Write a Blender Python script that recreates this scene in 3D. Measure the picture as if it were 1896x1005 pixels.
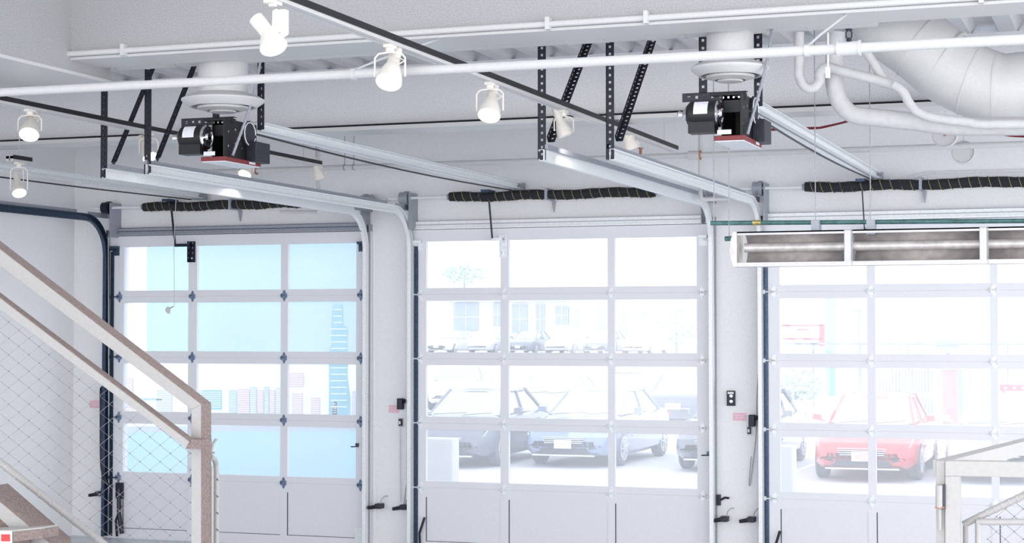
import bpy, math, random
from mathutils import Vector, Matrix
random.seed(7)
V = Vector
sc = bpy.context.scene
for o in list(bpy.data.objects): bpy.data.objects.remove(o)

# ------------------------------------------------------------------ camera
FPX, YAW, PIT, ROL, ZC, D = 3266.42, .344496, .0331399, -.000455, 2.10163, 15.5887
W, H = 1896, 1005
Fv = V((-math.sin(YAW)*math.cos(PIT), math.cos(YAW)*math.cos(PIT), math.sin(PIT)))
Rv = V((math.cos(YAW), math.sin(YAW), 0)); Uv = Rv.cross(Fv)
Rv, Uv = math.cos(ROL)*Rv+math.sin(ROL)*Uv, -math.sin(ROL)*Rv+math.cos(ROL)*Uv
cam = bpy.data.cameras.new('camera'); cam.sensor_width = 36; cam.lens = 36*FPX/W
cam.clip_start = .05; cam.clip_end = 600
co = bpy.data.objects.new('camera', cam); sc.collection.objects.link(co)
co.matrix_world = Matrix(((Rv.x, Uv.x, -Fv.x, 0), (Rv.y, Uv.y, -Fv.y, 0), (Rv.z, Uv.z, -Fv.z, ZC), (0, 0, 0, 1)))
sc.camera = co
def ray(x, y): return Fv+(x-W/2)/FPX*Rv-(y-H/2)/FPX*Uv
def onY(x, y, Y=D): d = ray(x, y); return V((0, 0, ZC))+d*(Y/d.y)
def onX(x, y, X): d = ray(x, y); return V((0, 0, ZC))+d*(X/d.x)
def onZ(x, y, Z): d = ray(x, y); return V((0, 0, ZC))+d*((Z-ZC)/d.z)

# ------------------------------------------------------------------ world, lights, exposure
w = bpy.data.worlds.new('sky'); sc.world = w; w.use_nodes = True
bg = w.node_tree.nodes['Background']; bg.inputs[0].default_value = (.93, .965, 1, 1); bg.inputs[1].default_value = 2.0
def area(name, loc, target, sx, sy, power, col=(1, 1, 1)):
    l = bpy.data.lights.new(name, 'AREA'); l.shape = 'RECTANGLE'; l.size = sx; l.size_y = sy; l.energy = power*.6; l.color = col
    o = bpy.data.objects.new(name, l); sc.collection.objects.link(o); o.location = loc
    o.rotation_euler = (V(target)-V(loc)).to_track_quat('-Z', 'Y').to_euler(); return o
# unseen fill areas added behind the camera and at the open right side
area('rear_fill', (-4, -16, 2.2), (-4, 15, 2.6), 26, 8, 3950, (1, .98, .975))
area('side_fill', (7.5, 7, 1.8), (-8, 13, 2.4), 14, 5, 700, (1, .985, .96))
sc.view_settings.view_transform = 'Standard'; sc.view_settings.look = 'None'
sc.view_settings.gamma = 1; sc.view_settings.use_curve_mapping = False
sc.view_settings.exposure = 0.0

# ------------------------------------------------------------------ materials
def srgb(r, g, b):
    f = lambda c: (c/255/12.92 if c/255 <= .04045 else ((c/255+.055)/1.055)**2.4)
    return (f(r), f(g), f(b), 1)
def mat(name, col, rough=.5, metal=0, var=.06, scale=40, bump=0, coat=0, spec=.5, detail=2):
    m = bpy.data.materials.new(name); m.use_nodes = True; nt = m.node_tree; b = nt.nodes['Principled BSDF']
    c = srgb(*col)
    b.inputs['Roughness'].default_value = rough; b.inputs['Metallic'].default_value = metal
    b.inputs['Coat Weight'].default_value = coat; b.inputs['Specular IOR Level'].default_value = spec
    tc = nt.nodes.new('ShaderNodeTexCoord'); n = nt.nodes.new('ShaderNodeTexNoise')
    n.inputs['Scale'].default_value = scale; n.inputs['Detail'].default_value = detail
    nt.links.new(tc.outputs['Object'], n.inputs['Vector'])
    r = nt.nodes.new('ShaderNodeValToRGB')
    r.color_ramp.elements[0].position = .3; r.color_ramp.elements[1].position = .7
    r.color_ramp.elements[0].color = tuple(max(0, x*(1-var)) for x in c[:3])+(1,)
    r.color_ramp.elements[1].color = tuple(min(1, x*(1+var)) for x in c[:3])+(1,)
    nt.links.new(n.outputs['Fac'], r.inputs['Fac']); nt.links.new(r.outputs['Color'], b.inputs['Base Color'])
    if bump:
        bp = nt.nodes.new('ShaderNodeBump'); bp.inputs['Strength'].default_value = bump; bp.inputs['Distance'].default_value = .01
        nt.links.new(n.outputs['Fac'], bp.inputs['Height']); nt.links.new(bp.outputs['Normal'], b.inputs['Normal'])
    return m
def emit(name, col, st):
    m = bpy.data.materials.new(name); m.use_nodes = True; nt = m.node_tree; b = nt.nodes['Principled BSDF']
    b.inputs['Emission Color'].default_value = srgb(*col); b.inputs['Emission Strength'].default_value = st
    b.inputs['Base Color'].default_value = srgb(*col)
    return m
def glass(name, tint, veil):
    m = bpy.data.materials.new(name); m.use_nodes = True; nt = m.node_tree; nt.nodes.clear()
    o = nt.nodes.new('ShaderNodeOutputMaterial'); t = nt.nodes.new('ShaderNodeBsdfTransparent'); t.inputs[0].default_value = tint
    d = nt.nodes.new('ShaderNodeBsdfTranslucent'); d.inputs[0].default_value = (.95, .97, 1, 1)
    g = nt.nodes.new('ShaderNodeBsdfGlossy'); g.inputs['Roughness'].default_value = .02
    tc = nt.nodes.new('ShaderNodeTexCoord'); n = nt.nodes.new('ShaderNodeTexNoise'); n.inputs['Scale'].default_value = 1.3
    mr = nt.nodes.new('ShaderNodeMapRange'); mr.inputs['To Min'].default_value = veil*.85; mr.inputs['To Max'].default_value = veil*1.15
    nt.links.new(tc.outputs['Object'], n.inputs['Vector']); nt.links.new(n.outputs['Fac'], mr.inputs['Value'])
    mx = nt.nodes.new('ShaderNodeMixShader'); nt.links.new(mr.outputs[0], mx.inputs[0])
    nt.links.new(t.outputs[0], mx.inputs[1]); nt.links.new(d.outputs[0], mx.inputs[2])
    m2 = nt.nodes.new('ShaderNodeMixShader'); m2.inputs[0].default_value = .03
    nt.links.new(mx.outputs[0], m2.inputs[1]); nt.links.new(g.outputs[0], m2.inputs[2])
    nt.links.new(m2.outputs[0], o.inputs[0]); return m

M = dict(
 wall=mat('wall_paint', (238, 238, 240), .75, var=.05, scale=130),
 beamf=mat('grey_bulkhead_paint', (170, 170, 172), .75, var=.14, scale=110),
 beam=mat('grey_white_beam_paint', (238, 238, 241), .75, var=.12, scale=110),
 deck=mat('deck_paint', (215, 216, 220), .6, var=.1, scale=110),
 floor=mat('sealed_concrete', (206, 211, 218), .35, var=.15, scale=6, detail=6),
 door=mat('door_enamel', (228, 229, 235), .45, var=.02, scale=60),
 dark_shade=mat('dark_grey', (70, 72, 82), .7),
 white=mat('white_paint', (208, 208, 208), .5, var=.03, scale=70),
 rail_w=mat('railing_enamel', (177, 174, 173), .4, var=.04, scale=60),
 rail_t=mat('railing_brown', (138, 122, 118), .7, var=.25, scale=90),  # brown tone for rail tops, post side and stair parts
 galv=mat('galvanised_steel', (236, 238, 241), .42, metal=.12, var=.07, scale=60, detail=5),
 galv_d=mat('dull_galvanised_steel', (158, 162, 172), .5, metal=.25, var=.25, scale=150),
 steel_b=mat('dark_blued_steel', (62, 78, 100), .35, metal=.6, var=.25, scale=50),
 steel_k=mat('dark_steel', (34, 40, 56), .4, metal=.4, var=.2),
 iron=mat('black_angle_iron', (44, 46, 56), .5, metal=.3, var=.3, scale=60),
 hinge_b=mat('blued_hinge_steel', (118, 134, 160), .4, metal=.4, var=.5, scale=40),
 black=mat('black_enamel', (12, 13, 18), .5, var=.2),
 label=mat('pale_label', (225, 228, 235), .5),
 red=mat('red_plate', (120, 42, 46), .5, var=.15),
 sleeve=mat('black_spring_sleeve', (30, 32, 38), .8, var=.35, scale=70),
 olive=mat('olive_stripe', (140, 135, 85), .7),
 chrome=mat('chrome', (225, 225, 230), .15, metal=1),
 insul=mat('pipe_lagging', (198, 198, 199), .7, var=.05, scale=25, bump=.2),
 wire=mat('red_wire', (120, 40, 50), .5),
 green=mat('green_pipe_paint', (72, 112, 112), .4, var=.3, scale=25),
 brass=mat('worn_brass', (190, 170, 110), .4, metal=.5, var=.3),
 foil=mat('brushed_reflector', (206, 200, 198), .45, metal=.35, var=.18, scale=18, detail=8),
 hlip=mat('heater_lip', (196, 194, 198), .4, metal=.2, var=.05),
 bulb=emit('lamp_glow', (255, 250, 238), 9),
 lampw=mat('lamp_cream', (238, 232, 224), .4, var=.03),
 pink=mat('pink_paper', (238, 190, 202), .8, var=.08, scale=50),
 net=mat('net_wire', (150, 144, 150), .5, metal=.4),
 netl=mat('light_net_wire', (196, 190, 194), .5, metal=.3),
 rust=mat('rust_stain', (176, 120, 92), .8, var=.3),
 pane=glass('glare_veil_pane', (.97, .98, 1, 1), .17),  # milky share puts the veiling glare from outside into the glass
 ground=mat('pale_asphalt', (205, 205, 212), .8, var=.08, scale=3, detail=6),
 line=mat('lot_line_paint', (240, 240, 240), .7),
)

# ------------------------------------------------------------------ builder
ORG = {}
class G:
    def __init__(s): s.v = []; s.f = []
    def add(s, vs, fs):
        n = len(s.v); s.v += [V(p) for p in vs]; s.f += [[i+n for i in f] for f in fs]; return s
    def box(s, x0, x1, y0, y1, z0, z1):
        return s.add([(x, y, z) for x in (x0, x1) for y in (y0, y1) for z in (z0, z1)],
                     [(0, 1, 3, 2), (4, 6, 7, 5), (0, 4, 5, 1), (2, 3, 7, 6), (0, 2, 6, 4), (1, 5, 7, 3)])
    def beam(s, p, q, wd, ht, up=(0, 0, 1), ext=0):
        p = V(p); q = V(q); t = (q-p).normalized(); p = p-t*ext; q = q+t*ext
        sd = t.cross(V(up)).normalized(); u = sd.cross(t)
        vs = [a+sd*i*wd/2+u*j*ht/2 for a in (p, q) for i in (-1, 1) for j in (-1, 1)]
        return s.add(vs, [(0, 1, 3, 2), (4, 6, 7, 5), (0, 4, 5, 1), (2, 3, 7, 6), (0, 2, 6, 4), (1, 5, 7, 3)])
    def tube(s, pts, r, n=10, closed=False):
        pts = [V(p) for p in pts]; rs = r if isinstance(r, (list, tuple)) else [r]*len(pts)
        t0 = (pts[1]-pts[0]).normalized(); a = V((0, 0, 1)) if abs(t0.z) < .9 else V((1, 0, 0))
        u = t0.cross(a).normalized(); b = len(s.v)
        for i, p in enumerate(pts):
            if i == 0: t = t0
            elif i == len(pts)-1: t = (p-pts[i-1]).normalized()
            else: t = ((p-pts[i-1]).normalized()+(pts[i+1]-p).normalized()).normalized()
            u = (u-t*u.dot(t)).normalized(); w_ = t.cross(u)
            for k in range(n):
                an = 2*math.pi*k/n; s.v.append(p+(u*math.cos(an)+w_*math.sin(an))*rs[i])
        m = len(pts)
        for i in range(m-1):
            for k in range(n):
                s.f.append([b+i*n+k, b+i*n+(k+1) % n, b+(i+1)*n+(k+1) % n, b+(i+1)*n+k])
        s.f.append([b+k for k in range(n)][::-1]); s.f.append([b+(m-1)*n+k for k in range(n)])
        return s
    def lathe(s, prof, o, ax=(0, 0, 1), n=20):
        o = V(o); ax = V(ax).normalized(); a = V((0, 0, 1)) if abs(ax.z) < .9 else V((1, 0, 0))
        u = ax.cross(a).normalized(); w_ = ax.cross(u); b = len(s.v)
        for r, h in prof:
            for k in range(n):
                an = 2*math.pi*k/n; s.v.append(o+ax*h+(u*math.cos(an)+w_*math.sin(an))*r)
        for i in range(len(prof)-1):
            for k in range(n): s.f.append([b+i*n+k, b+i*n+(k+1) % n, b+(i+1)*n+(k+1) % n, b+(i+1)*n+k])
        return s
    def disc(s, o, ax, r, n=20, r2=None):
        return s.lathe([(0.0001, 0), (r, 0)], o, ax, n)
    def prism(s, poly, d):      # poly 3-D planar points, extruded by d
        n = len(poly); d = V(d); vs = [V(p) for p in poly]+[V(p)+d for p in poly]
        fs = [list(range(n))[::-1], list(range(n, 2*n))]+[[i, (i+1) % n, (i+1) % n+n, i+n] for i in range(n)]
        return s.add(vs, fs)
    def sweep(s, path, prof, ref):   # prof list (a,b): a along N=TxRef, b along ref
        path = [V(p) for p in path]; ref = V(ref); n = len(prof); b0 = len(s.v)
        for i, p in enumerate(path):
            t = (path[min(i+1, len(path)-1)]-path[max(i-1, 0)]).normalized(); N = t.cross(ref).normalized()
            for a, b in prof: s.v.append(p+N*a+ref*b)
        for i in range(len(path)-1):
            for k in range(n): s.f.append([b0+i*n+k, b0+i*n+(k+1) % n, b0+(i+1)*n+(k+1) % n, b0+(i+1)*n+k])
        s.f.append([b0+k for k in range(n)][::-1]); s.f.append([b0+(len(path)-1)*n+k for k in range(n)])
        return s
    def build(s, name, m, parent=None, smooth=True, bevel=0):
        me = bpy.data.meshes.new(name); off = V((0, 0, 0))
        if parent is not None: off = ORG.get(parent.name, V((0, 0, 0)))
        me.from_pydata([tuple(p-off) for p in s.v], [], s.f)
        me.materials.append(M[m] if isinstance(m, str) else m)
        import bmesh
        bm = bmesh.new(); bm.from_mesh(me); bmesh.ops.recalc_face_normals(bm, faces=bm.faces); bm.to_mesh(me); bm.free()
        if smooth:
            me.polygons.foreach_set('use_smooth', [True]*len(me.polygons)); me.set_sharp_from_angle(angle=.6)
        o = bpy.data.objects.new(name, me); sc.collection.objects.link(o)
        if parent is not None: o.parent = parent; ORG[o.name] = off
        if bevel:
            md = o.modifiers.new('b', 'BEVEL'); md.width = bevel; md.segments = 2; md.limit_method = 'ANGLE'
        return o
def tag(o, label=None, cat=None, group=None, kind=None):
    if label: o['label'] = label
    if cat: o['category'] = cat
    if group: o['group'] = group
    if kind: o['kind'] = kind
    return o
def thing(name, label, cat, loc=(0, 0, 0), group=None, kind=None, rot=0, local=False):
    o = bpy.data.objects.new(name, None); o.empty_display_size = .1; sc.collection.objects.link(o); o.location = loc; o.rotation_euler = (0, 0, rot)
    ORG[o.name] = V((0, 0, 0)) if local else V(loc)
    return tag(o, label, cat, group, kind)
def arc(c, a, b, n):  # from c+a to c+b through quarter ellipse
    c, a, b = V(c), V(a), V(b)
    return [c+a*math.cos(t)+b*math.sin(t) for t in [math.pi/2*i/n for i in range(n+1)]]
def smooth_path(pts, k=6):
    pts = [V(p) for p in pts]; P = [pts[0]]+pts+[pts[-1]]; out = []
    for i in range(1, len(P)-2):
        for j in range(k):
            t = j/k; a, b, c, d = P[i-1:i+3]
            out.append(.5*((2*b)+(c-a)*t+(2*a-5*b+4*c-d)*t*t+(3*b-a-3*c+d)*t**3))
    return out+[pts[-1]]

# ------------------------------------------------------------------ setting: shell
XL, XR, ZD = -10.39, 3.6, 4.1
tag(G().box(XL-.3, XR, -2, D+.25, -.2, 0).build('floor', 'floor', smooth=False), kind='structure')
DX = [(-9.95, -7.02), (-6.62, -3.65), (-3.22, -.25)]
g = G(); x = XL-.3
for a, b in DX: g.box(x, a+.05, D, D+.25, 0, 3.0); x = b-.05
g.box(x, XR, D, D+.25, 0, 3.0); g.box(XL-.3, XR, D, D+.25, 3.0, 4.4)
tag(g.build('wall_front', 'wall', smooth=False), kind='structure')
tag(G().box(XL-.3, XL, -1, D, 0, 4.4).build('wall_left', 'wall', smooth=False), kind='structure')
# fluted steel deck
prof = []; x = -12.0; per = .30
while x < XR:
    prof += [(x, ZD), (x+.11, ZD), (x+.15, ZD+.07), (x+.26, ZD+.07)]; x += per
g = G(); n = len(prof)
for y in (9.45, D+.1): g.v += [V((a, y, z)) for a, z in prof]
g.f += [[i, i+1, i+1+n, i+n] for i in range(n-1)]
dk = g.build('ceiling', 'deck', smooth=False); tag(dk, kind='structure')
md = dk.modifiers.new('s', 'SOLIDIFY'); md.thickness = .02; md.offset = 1
tag(G().box(XL-.3, XR, -2, 9.3, 5.2, 5.3).build('ceiling', 'wall', smooth=False), kind='structure')
# front beam, left bulkhead, rear channel beam
BY0, BY1, BZ = 9.4, 9.75, 3.80
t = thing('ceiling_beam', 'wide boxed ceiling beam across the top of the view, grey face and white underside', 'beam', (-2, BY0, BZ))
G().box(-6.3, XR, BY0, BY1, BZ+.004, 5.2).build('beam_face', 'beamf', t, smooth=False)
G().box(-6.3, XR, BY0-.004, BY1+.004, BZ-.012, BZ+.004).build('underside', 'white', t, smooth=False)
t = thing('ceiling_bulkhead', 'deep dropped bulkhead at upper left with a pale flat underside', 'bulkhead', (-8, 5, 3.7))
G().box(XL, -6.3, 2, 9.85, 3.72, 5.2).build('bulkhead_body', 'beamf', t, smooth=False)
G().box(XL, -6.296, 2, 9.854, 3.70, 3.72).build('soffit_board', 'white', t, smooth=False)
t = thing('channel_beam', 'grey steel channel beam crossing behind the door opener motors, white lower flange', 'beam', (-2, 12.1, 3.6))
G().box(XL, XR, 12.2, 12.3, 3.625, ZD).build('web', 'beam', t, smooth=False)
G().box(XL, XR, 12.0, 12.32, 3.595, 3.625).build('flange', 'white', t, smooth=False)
G().tube([(XL, 12.16, 3.645), (XR, 12.16, 3.645)], .015, 8).build('cable', 'black', t)  # black tube added as the shadow line above the flange

# outside ground
GZ = -.5
tag(G().add([(-90, 20, GZ), (60, 20, GZ), (60, 80, GZ), (-90, 80, GZ), (60, 100, .6), (-90, 100, .6), (60, 190, .6), (-90, 190, .6)], [(0, 1, 2, 3), (3, 2, 4, 5), (5, 4, 6, 7)]).build('ground', 'ground', smooth=False), kind='structure')
tag(G().add([(-60, D+.25, -.02), (60, D+.25, -.02), (60, 20, GZ), (-60, 20, GZ)], [(0, 1, 2, 3)]).build('ground', 'ground', smooth=False), kind='structure')

# ------------------------------------------------------------------ sectional doors
HJ = .61; RH = .0606
COLS = [[(-9.765, -9.021), (-8.923, -7.988), (-7.911, -7.175)],
        [(-6.445, -5.691), (-5.610, -4.643), (-4.576, -3.806)],
        [(-3.054, -2.285), (-2.214, -1.246), (-1.183, -.410)]]
# shared hinge mesh: two tapered leaves and a knuckle with side ears, lying on the door face, facing -Y
def hinge_geo():
    g = G()
    for s in (1, -1):
        g.prism([(-.026, 0, s*.004), (.026, 0, s*.004), (.014, 0, s*.036), (.005, 0, s*.056), (-.005, 0, s*.056), (-.014, 0, s*.036)], (0, -.004, 0))
        g.lathe([(.0001, .009), (.005, .008), (.006, .004)], (0, 0, s*.045), (0, -1, 0), 8)
    g.tube([(-.034, -.012, 0), (.034, -.012, 0)], .006, 8)
    for s in (1, -1): g.prism([(s*.026, 0, -.024), (s*.026, -.022, -.010), (s*.026, -.022, .010), (s*.026, 0, .024)], (s*.004, 0, 0))
    return g
hm = {}
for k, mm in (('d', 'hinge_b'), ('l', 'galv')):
    o = hinge_geo().build('hinge', mm); hm[k] = o.data; bpy.data.objects.remove(o)
def roller_geo(s):
    g = G(); g.tube([(0, -.012, 0), (s*.085, -.012, 0)], .006, 8); g.tube([(s*.075, -.012, 0), (s*.095, -.012, 0)], .021, 12); return g
rm = {}
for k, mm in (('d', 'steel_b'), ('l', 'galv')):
    for s in (-1, 1):
        o = roller_geo(s).build('roller', mm); rm[k, s] = o.data; bpy.data.objects.remove(o)
def inst(me, name, parent, loc):
    o = bpy.data.objects.new(name, me); sc.collection.objects.link(o); o.parent = parent
    o.location = V(loc)-ORG[parent.name]; return o
names = ['sectional glass garage door on the left, blue skyline seen through it', 'sectional glass garage door in the middle, parked cars seen through it',
         'sectional glass garage door on the right, red car seen through it']
for i in range(3):
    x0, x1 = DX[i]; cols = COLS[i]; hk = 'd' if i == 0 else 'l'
    dr = thing('door_%d' % (i+1), names[i], None, ((x0+x1)/2, D, 0), kind='structure')
    ya, yb = D-.05, D-.006
    for s in range(5):
        za, zb = s*HJ+.0004, (s+1)*HJ-.0004
        if s == 4: zb = 3.055
        g = G(); zl = za+RH; zt = zb-RH if s < 4 else 2.945
        if s == 0: zl = za+.10; zt = zb-RH-.03
        g.box(x0, x1, ya, yb, za, zl).box(x0, x1, ya, yb, zt, zb)
        e = [x0]+[c for p in cols for c in p]+[x1]
        for k in range(0, 8, 2): g.box(e[k], e[k+1], ya, yb, zl, zt)
        sec = g.build('door_section', 'door', dr, smooth=False)
        for a, b in cols:
            if s == 0:
                G().box(a, b, ya+.006, yb-.01, zl, zt).build('panel', 'door', sec, smooth=False)
                G().box(a, a+.008, ya+.001, ya+.007, zl, zt).box(a, b, ya+.001, ya+.007, zl, zl+.005).build('dark_shade', 'dark_shade', sec, smooth=False)  # dark lines stand for the shade in the panel recess
            else:
                G().box(a-.01, b+.01, yb-.014, yb-.008, zl-.01, zt+.01).build('glass_pane', 'pane', sec, smooth=False)
        if s:
            z = s*HJ
            for k in (1, 2): inst(hm[hk], 'hinge', dr, ((cols[k][0]+cols[k-1][1])/2, ya, z))
            for k, xx in ((-1, cols[0][0]-.05), (1, cols[2][1]+.05)):
                inst(hm[hk], 'hinge', dr, (xx, ya, z)); inst(rm[hk, k], 'roller', dr, (xx, ya, z))
    # top fixtures
    for k, xx in ((-1, x0+.09), (1, x1-.09)):
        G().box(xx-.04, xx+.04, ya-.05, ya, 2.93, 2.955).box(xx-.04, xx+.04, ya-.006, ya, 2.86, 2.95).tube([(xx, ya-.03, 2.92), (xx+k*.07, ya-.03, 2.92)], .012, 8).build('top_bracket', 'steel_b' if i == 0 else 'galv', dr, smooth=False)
    G().tube([(cols[0][0]-.05, ya-.02, .02), (cols[0][0]-.045, ya-.05, .18), (cols[0][0]-.0, ya-.03, .33)], .012, 8).build('cable_guard', 'black', dr)
    G().box(x1-.16, x1-.05, ya-.004, ya, .02, .2).build('bottom_bracket', 'galv', dr, smooth=False)
    if i == 0: G().box(x0+.12, x0+.2, ya-.03, ya, .40, .56).tube([(x0+.16, ya-.03, .5), (x0+.17, ya-.04, .25), (x0+.2, ya-.03, .05)], .022, 8).build('lock_bar', 'steel_k', dr)
    # header weather strip
    tr = thing('trim_%d' % (i+1), None, None, ((x0+x1)/2, D, 3.07), kind='structure')
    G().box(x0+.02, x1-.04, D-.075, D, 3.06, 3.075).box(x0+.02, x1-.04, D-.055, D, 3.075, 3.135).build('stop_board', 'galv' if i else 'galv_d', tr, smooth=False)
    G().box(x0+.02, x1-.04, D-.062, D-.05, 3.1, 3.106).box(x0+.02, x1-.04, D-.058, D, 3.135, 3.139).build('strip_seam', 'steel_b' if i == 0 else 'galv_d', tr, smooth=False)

# ------------------------------------------------------------------ door tracks
CP = lambda s, h=.036, b=.034: [(-h, 0), (h, 0), (h, s*b), (h-.012, s*b), (h-.012, s*(b-.003)), (h-.003, s*(b-.003)), (h-.003, s*.003), (-h+.003, s*.003), (-h+.003, s*(b-.003)), (-h+.012, s*(b-.003)), (-h+.012, s*b), (-h, s*b)]
YT = D-.11
def track(x, s, yend, col, wallcol, label, drop=0):
    t = thing('door_track', label, 'track', (x, YT, 0), group=None)
    path = [(x, YT, .02), (x, YT, 2.86)]+[p for p in arc((x, YT-.37, 2.86), (0, .37, 0), (0, 0, .37), 10)][1:]+[(x, yend, 3.23)]
    G().sweep(path, CP(s), (1, 0, 0)).build('curved_rail', col, t)
    # wall angle holding the vertical part; left-edge ones coloured dark for the track's inner shade
    G().box(x-.004, x+.004, YT+.03, D, .02, 3.12).box(x-.034 if s < 0 else x, x if s < 0 else x+.034, D-.008, D-.001, .02, 3.12).build('wall_angle', wallcol, t, smooth=False)
    G().beam((x-s*.006, YT-.30, 3.265), (x-s*.006, D-.02, 3.265), .008, .05).build('header_strut', 'galv_d', t, smooth=False)
    if s > 0: G().box(x+.036, x+.075, D-.058, D-.051, .02, 2.9).build('shade_strip', 'steel_b', t, smooth=False)  # dark strip added to stand for the shaded inside of the track
    if yend < 12:
        G().beam((x-s*.012, yend+.02, 3.285), (x-s*.012, YT-.5, 3.285), .02, .03).build('stiffener', 'galv_d', t, smooth=False)
    return t
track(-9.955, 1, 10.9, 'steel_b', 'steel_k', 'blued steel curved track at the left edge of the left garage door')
track(-7.03, -1, 10.94, 'galv', 'galv_d', 'galvanised curved track along the right edge of the left garage door')
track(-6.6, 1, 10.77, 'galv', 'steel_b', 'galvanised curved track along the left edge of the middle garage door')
track(-3.64, -1, 10.75, 'galv', 'galv_d', 'galvanised curved track along the right edge of the middle garage door')
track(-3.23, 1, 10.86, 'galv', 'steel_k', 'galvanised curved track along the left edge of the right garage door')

# ------------------------------------------------------------------ punched angle irons
def punched(g, p, q, w_, d1, d2, hole=.016, pitch=.046):
    """L profile from p to q, legs along d1 and d2, real square holes down each leg"""
    p, q = V(p), V(q); L = (q-p).length; t = (q-p)/L
    for d, nrm in ((V(d1), V(d2)), (V(d2), V(d1))):
        def quad(a0, a1, l0, l1):
            c = [p+t*l+d*a for l, a in ((l0, a0), (l1, a0), (l1, a1), (l0, a1))]; g.prism(c, nrm*.003)
        quad(0, w_/2-hole/2, 0, L); quad(w_/2+hole/2, w_, 0, L)
        l = 0; 
        while l < L:
            quad(w_/2-hole/2, w_/2+hole/2, l, min(L, l+pitch-hole)); l += pitch
def angle(p, q, label, d1=(1, 0, 0), d2=(0, -1, 0), wd=.055, mt='iron', diag=False):
    p, q = V(p), V(q); t = (q-p).normalized(); a = V(d1); b = V(d2)
    a = (a-t*a.dot(t)).normalized(); b = (b-t*b.dot(t)).normalized()
    g = G(); punched(g, p, q, wd, a, b); o = g.build('angle_iron', mt, smooth=False)
    if label: tag(o, label, 'angle iron')
    return o
hang = [(-7.06, 10.96, 'left garage door right-hand track', -1), (-6.60, 10.80, 'middle garage door left-hand track', 1), (-3.66, 10.78, 'middle garage door right-hand track', -1), (-3.23, 10.88, 'right garage door left-hand track', 1)]
for x, y, nm, s in hang:
    angle((x-.03, y, 3.20), (x-.03, y, ZD), 'upright black punched angle iron hanging the '+nm, d2=(0, 1, 0))
    angle((x+.02, y+.06, 3.32), (x+.02, y+(.6 if x < -5 else .9), ZD), 'slanting punched angle iron bracing the '+nm, d2=(0, .6, .6), wd=.045)

# ------------------------------------------------------------------ torsion springs
def spring(i, xa, xb, xs0, xs1, xc, z, label):
    y = D-.17
    t = thing('torsion_spring', label, 'spring', ((xa+xb)/2, y, z))
    G().tube([(xa, y, z), (xb, y, z)], .013, 10).build('shaft', 'galv', t)
    for a, b, k in ((xs0, xc-.015, 0), (xc+.015, xs1, 1)):
        n = 12; pts = [(a+(b-a)*j/n, y+.006*math.sin(j*1.1+k), z+.006*math.sin(j*.7+k*2+i)-.004) for j in range(n+1)]
        G().tube(pts, [.042]+[.045+.003*math.sin(j*2.1) for j in range(n-1)]+[.042], 14).build('sleeve', 'sleeve', t)
        h = []; L = b-a; turns = int(L/.085)
        for j in range(turns*12+1):
            u = j/(turns*12); xx = a+.02+(L-.04)*u; an = u*turns*2*math.pi; f = u*n; zz = z+.006*math.sin(f*.7+k*2+i)-.004
            h.append((xx, y+.048*math.cos(an), zz+.048*math.sin(an)))
        G().tube(h, .0035, 4).build('stripe', 'olive', t)
    for a in (xs0, xs1): G().tube([(a-.02, y, z), (a+.02, y, z)], .03, 12).build('winding_cone', 'galv_d', t)
    G().box(xc-.012, xc+.012, y-.05, D-.003, z-.05, z+.055).prism([(xc-.008, D-.03, z-.05), (xc+.03, D-.03, z-.05), (xc+.015, D-.03, z-.16)], (0, .02, 0)).build('centre_bracket', 'galv_d', t, smooth=False)
    for a, s in ((xa+.12, 1), (xb-.12, -1)):
        G().tube([(a, y, z), (a+s*.05, y, z)], .058, 18).tube([(a+s*.05, y, z), (a+s*.085, y, z)], .066, 18).build('cable_drum', 'steel_k' if s > 0 and i == 0 else 'galv_d', t)
        G().box(a+s*.1, a+s*.108, y-.04, D-.003, z-.3, z+.05).build('end_bracket', 'galv_d', t, smooth=False)
        G().tube([(a+s*.02, y+.06, z), (a+s*.02, YT+.06, .1)], .003, 4).build('lift_cable', 'galv', t)
spring(0, -10.06, -6.83, -9.465, -7.72, -8.47, 3.34, 'striped black sleeved torsion spring shaft above the left garage door')
spring(1, -6.78, -3.5, -6.155, -4.16, -5.185, 3.355, 'striped black sleeved torsion spring shaft above the middle garage door')
spring(2, -3.38, -.1, -2.80, -.75, -1.80, 3.355, 'striped black sleeved torsion spring shaft above the right garage door')

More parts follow.
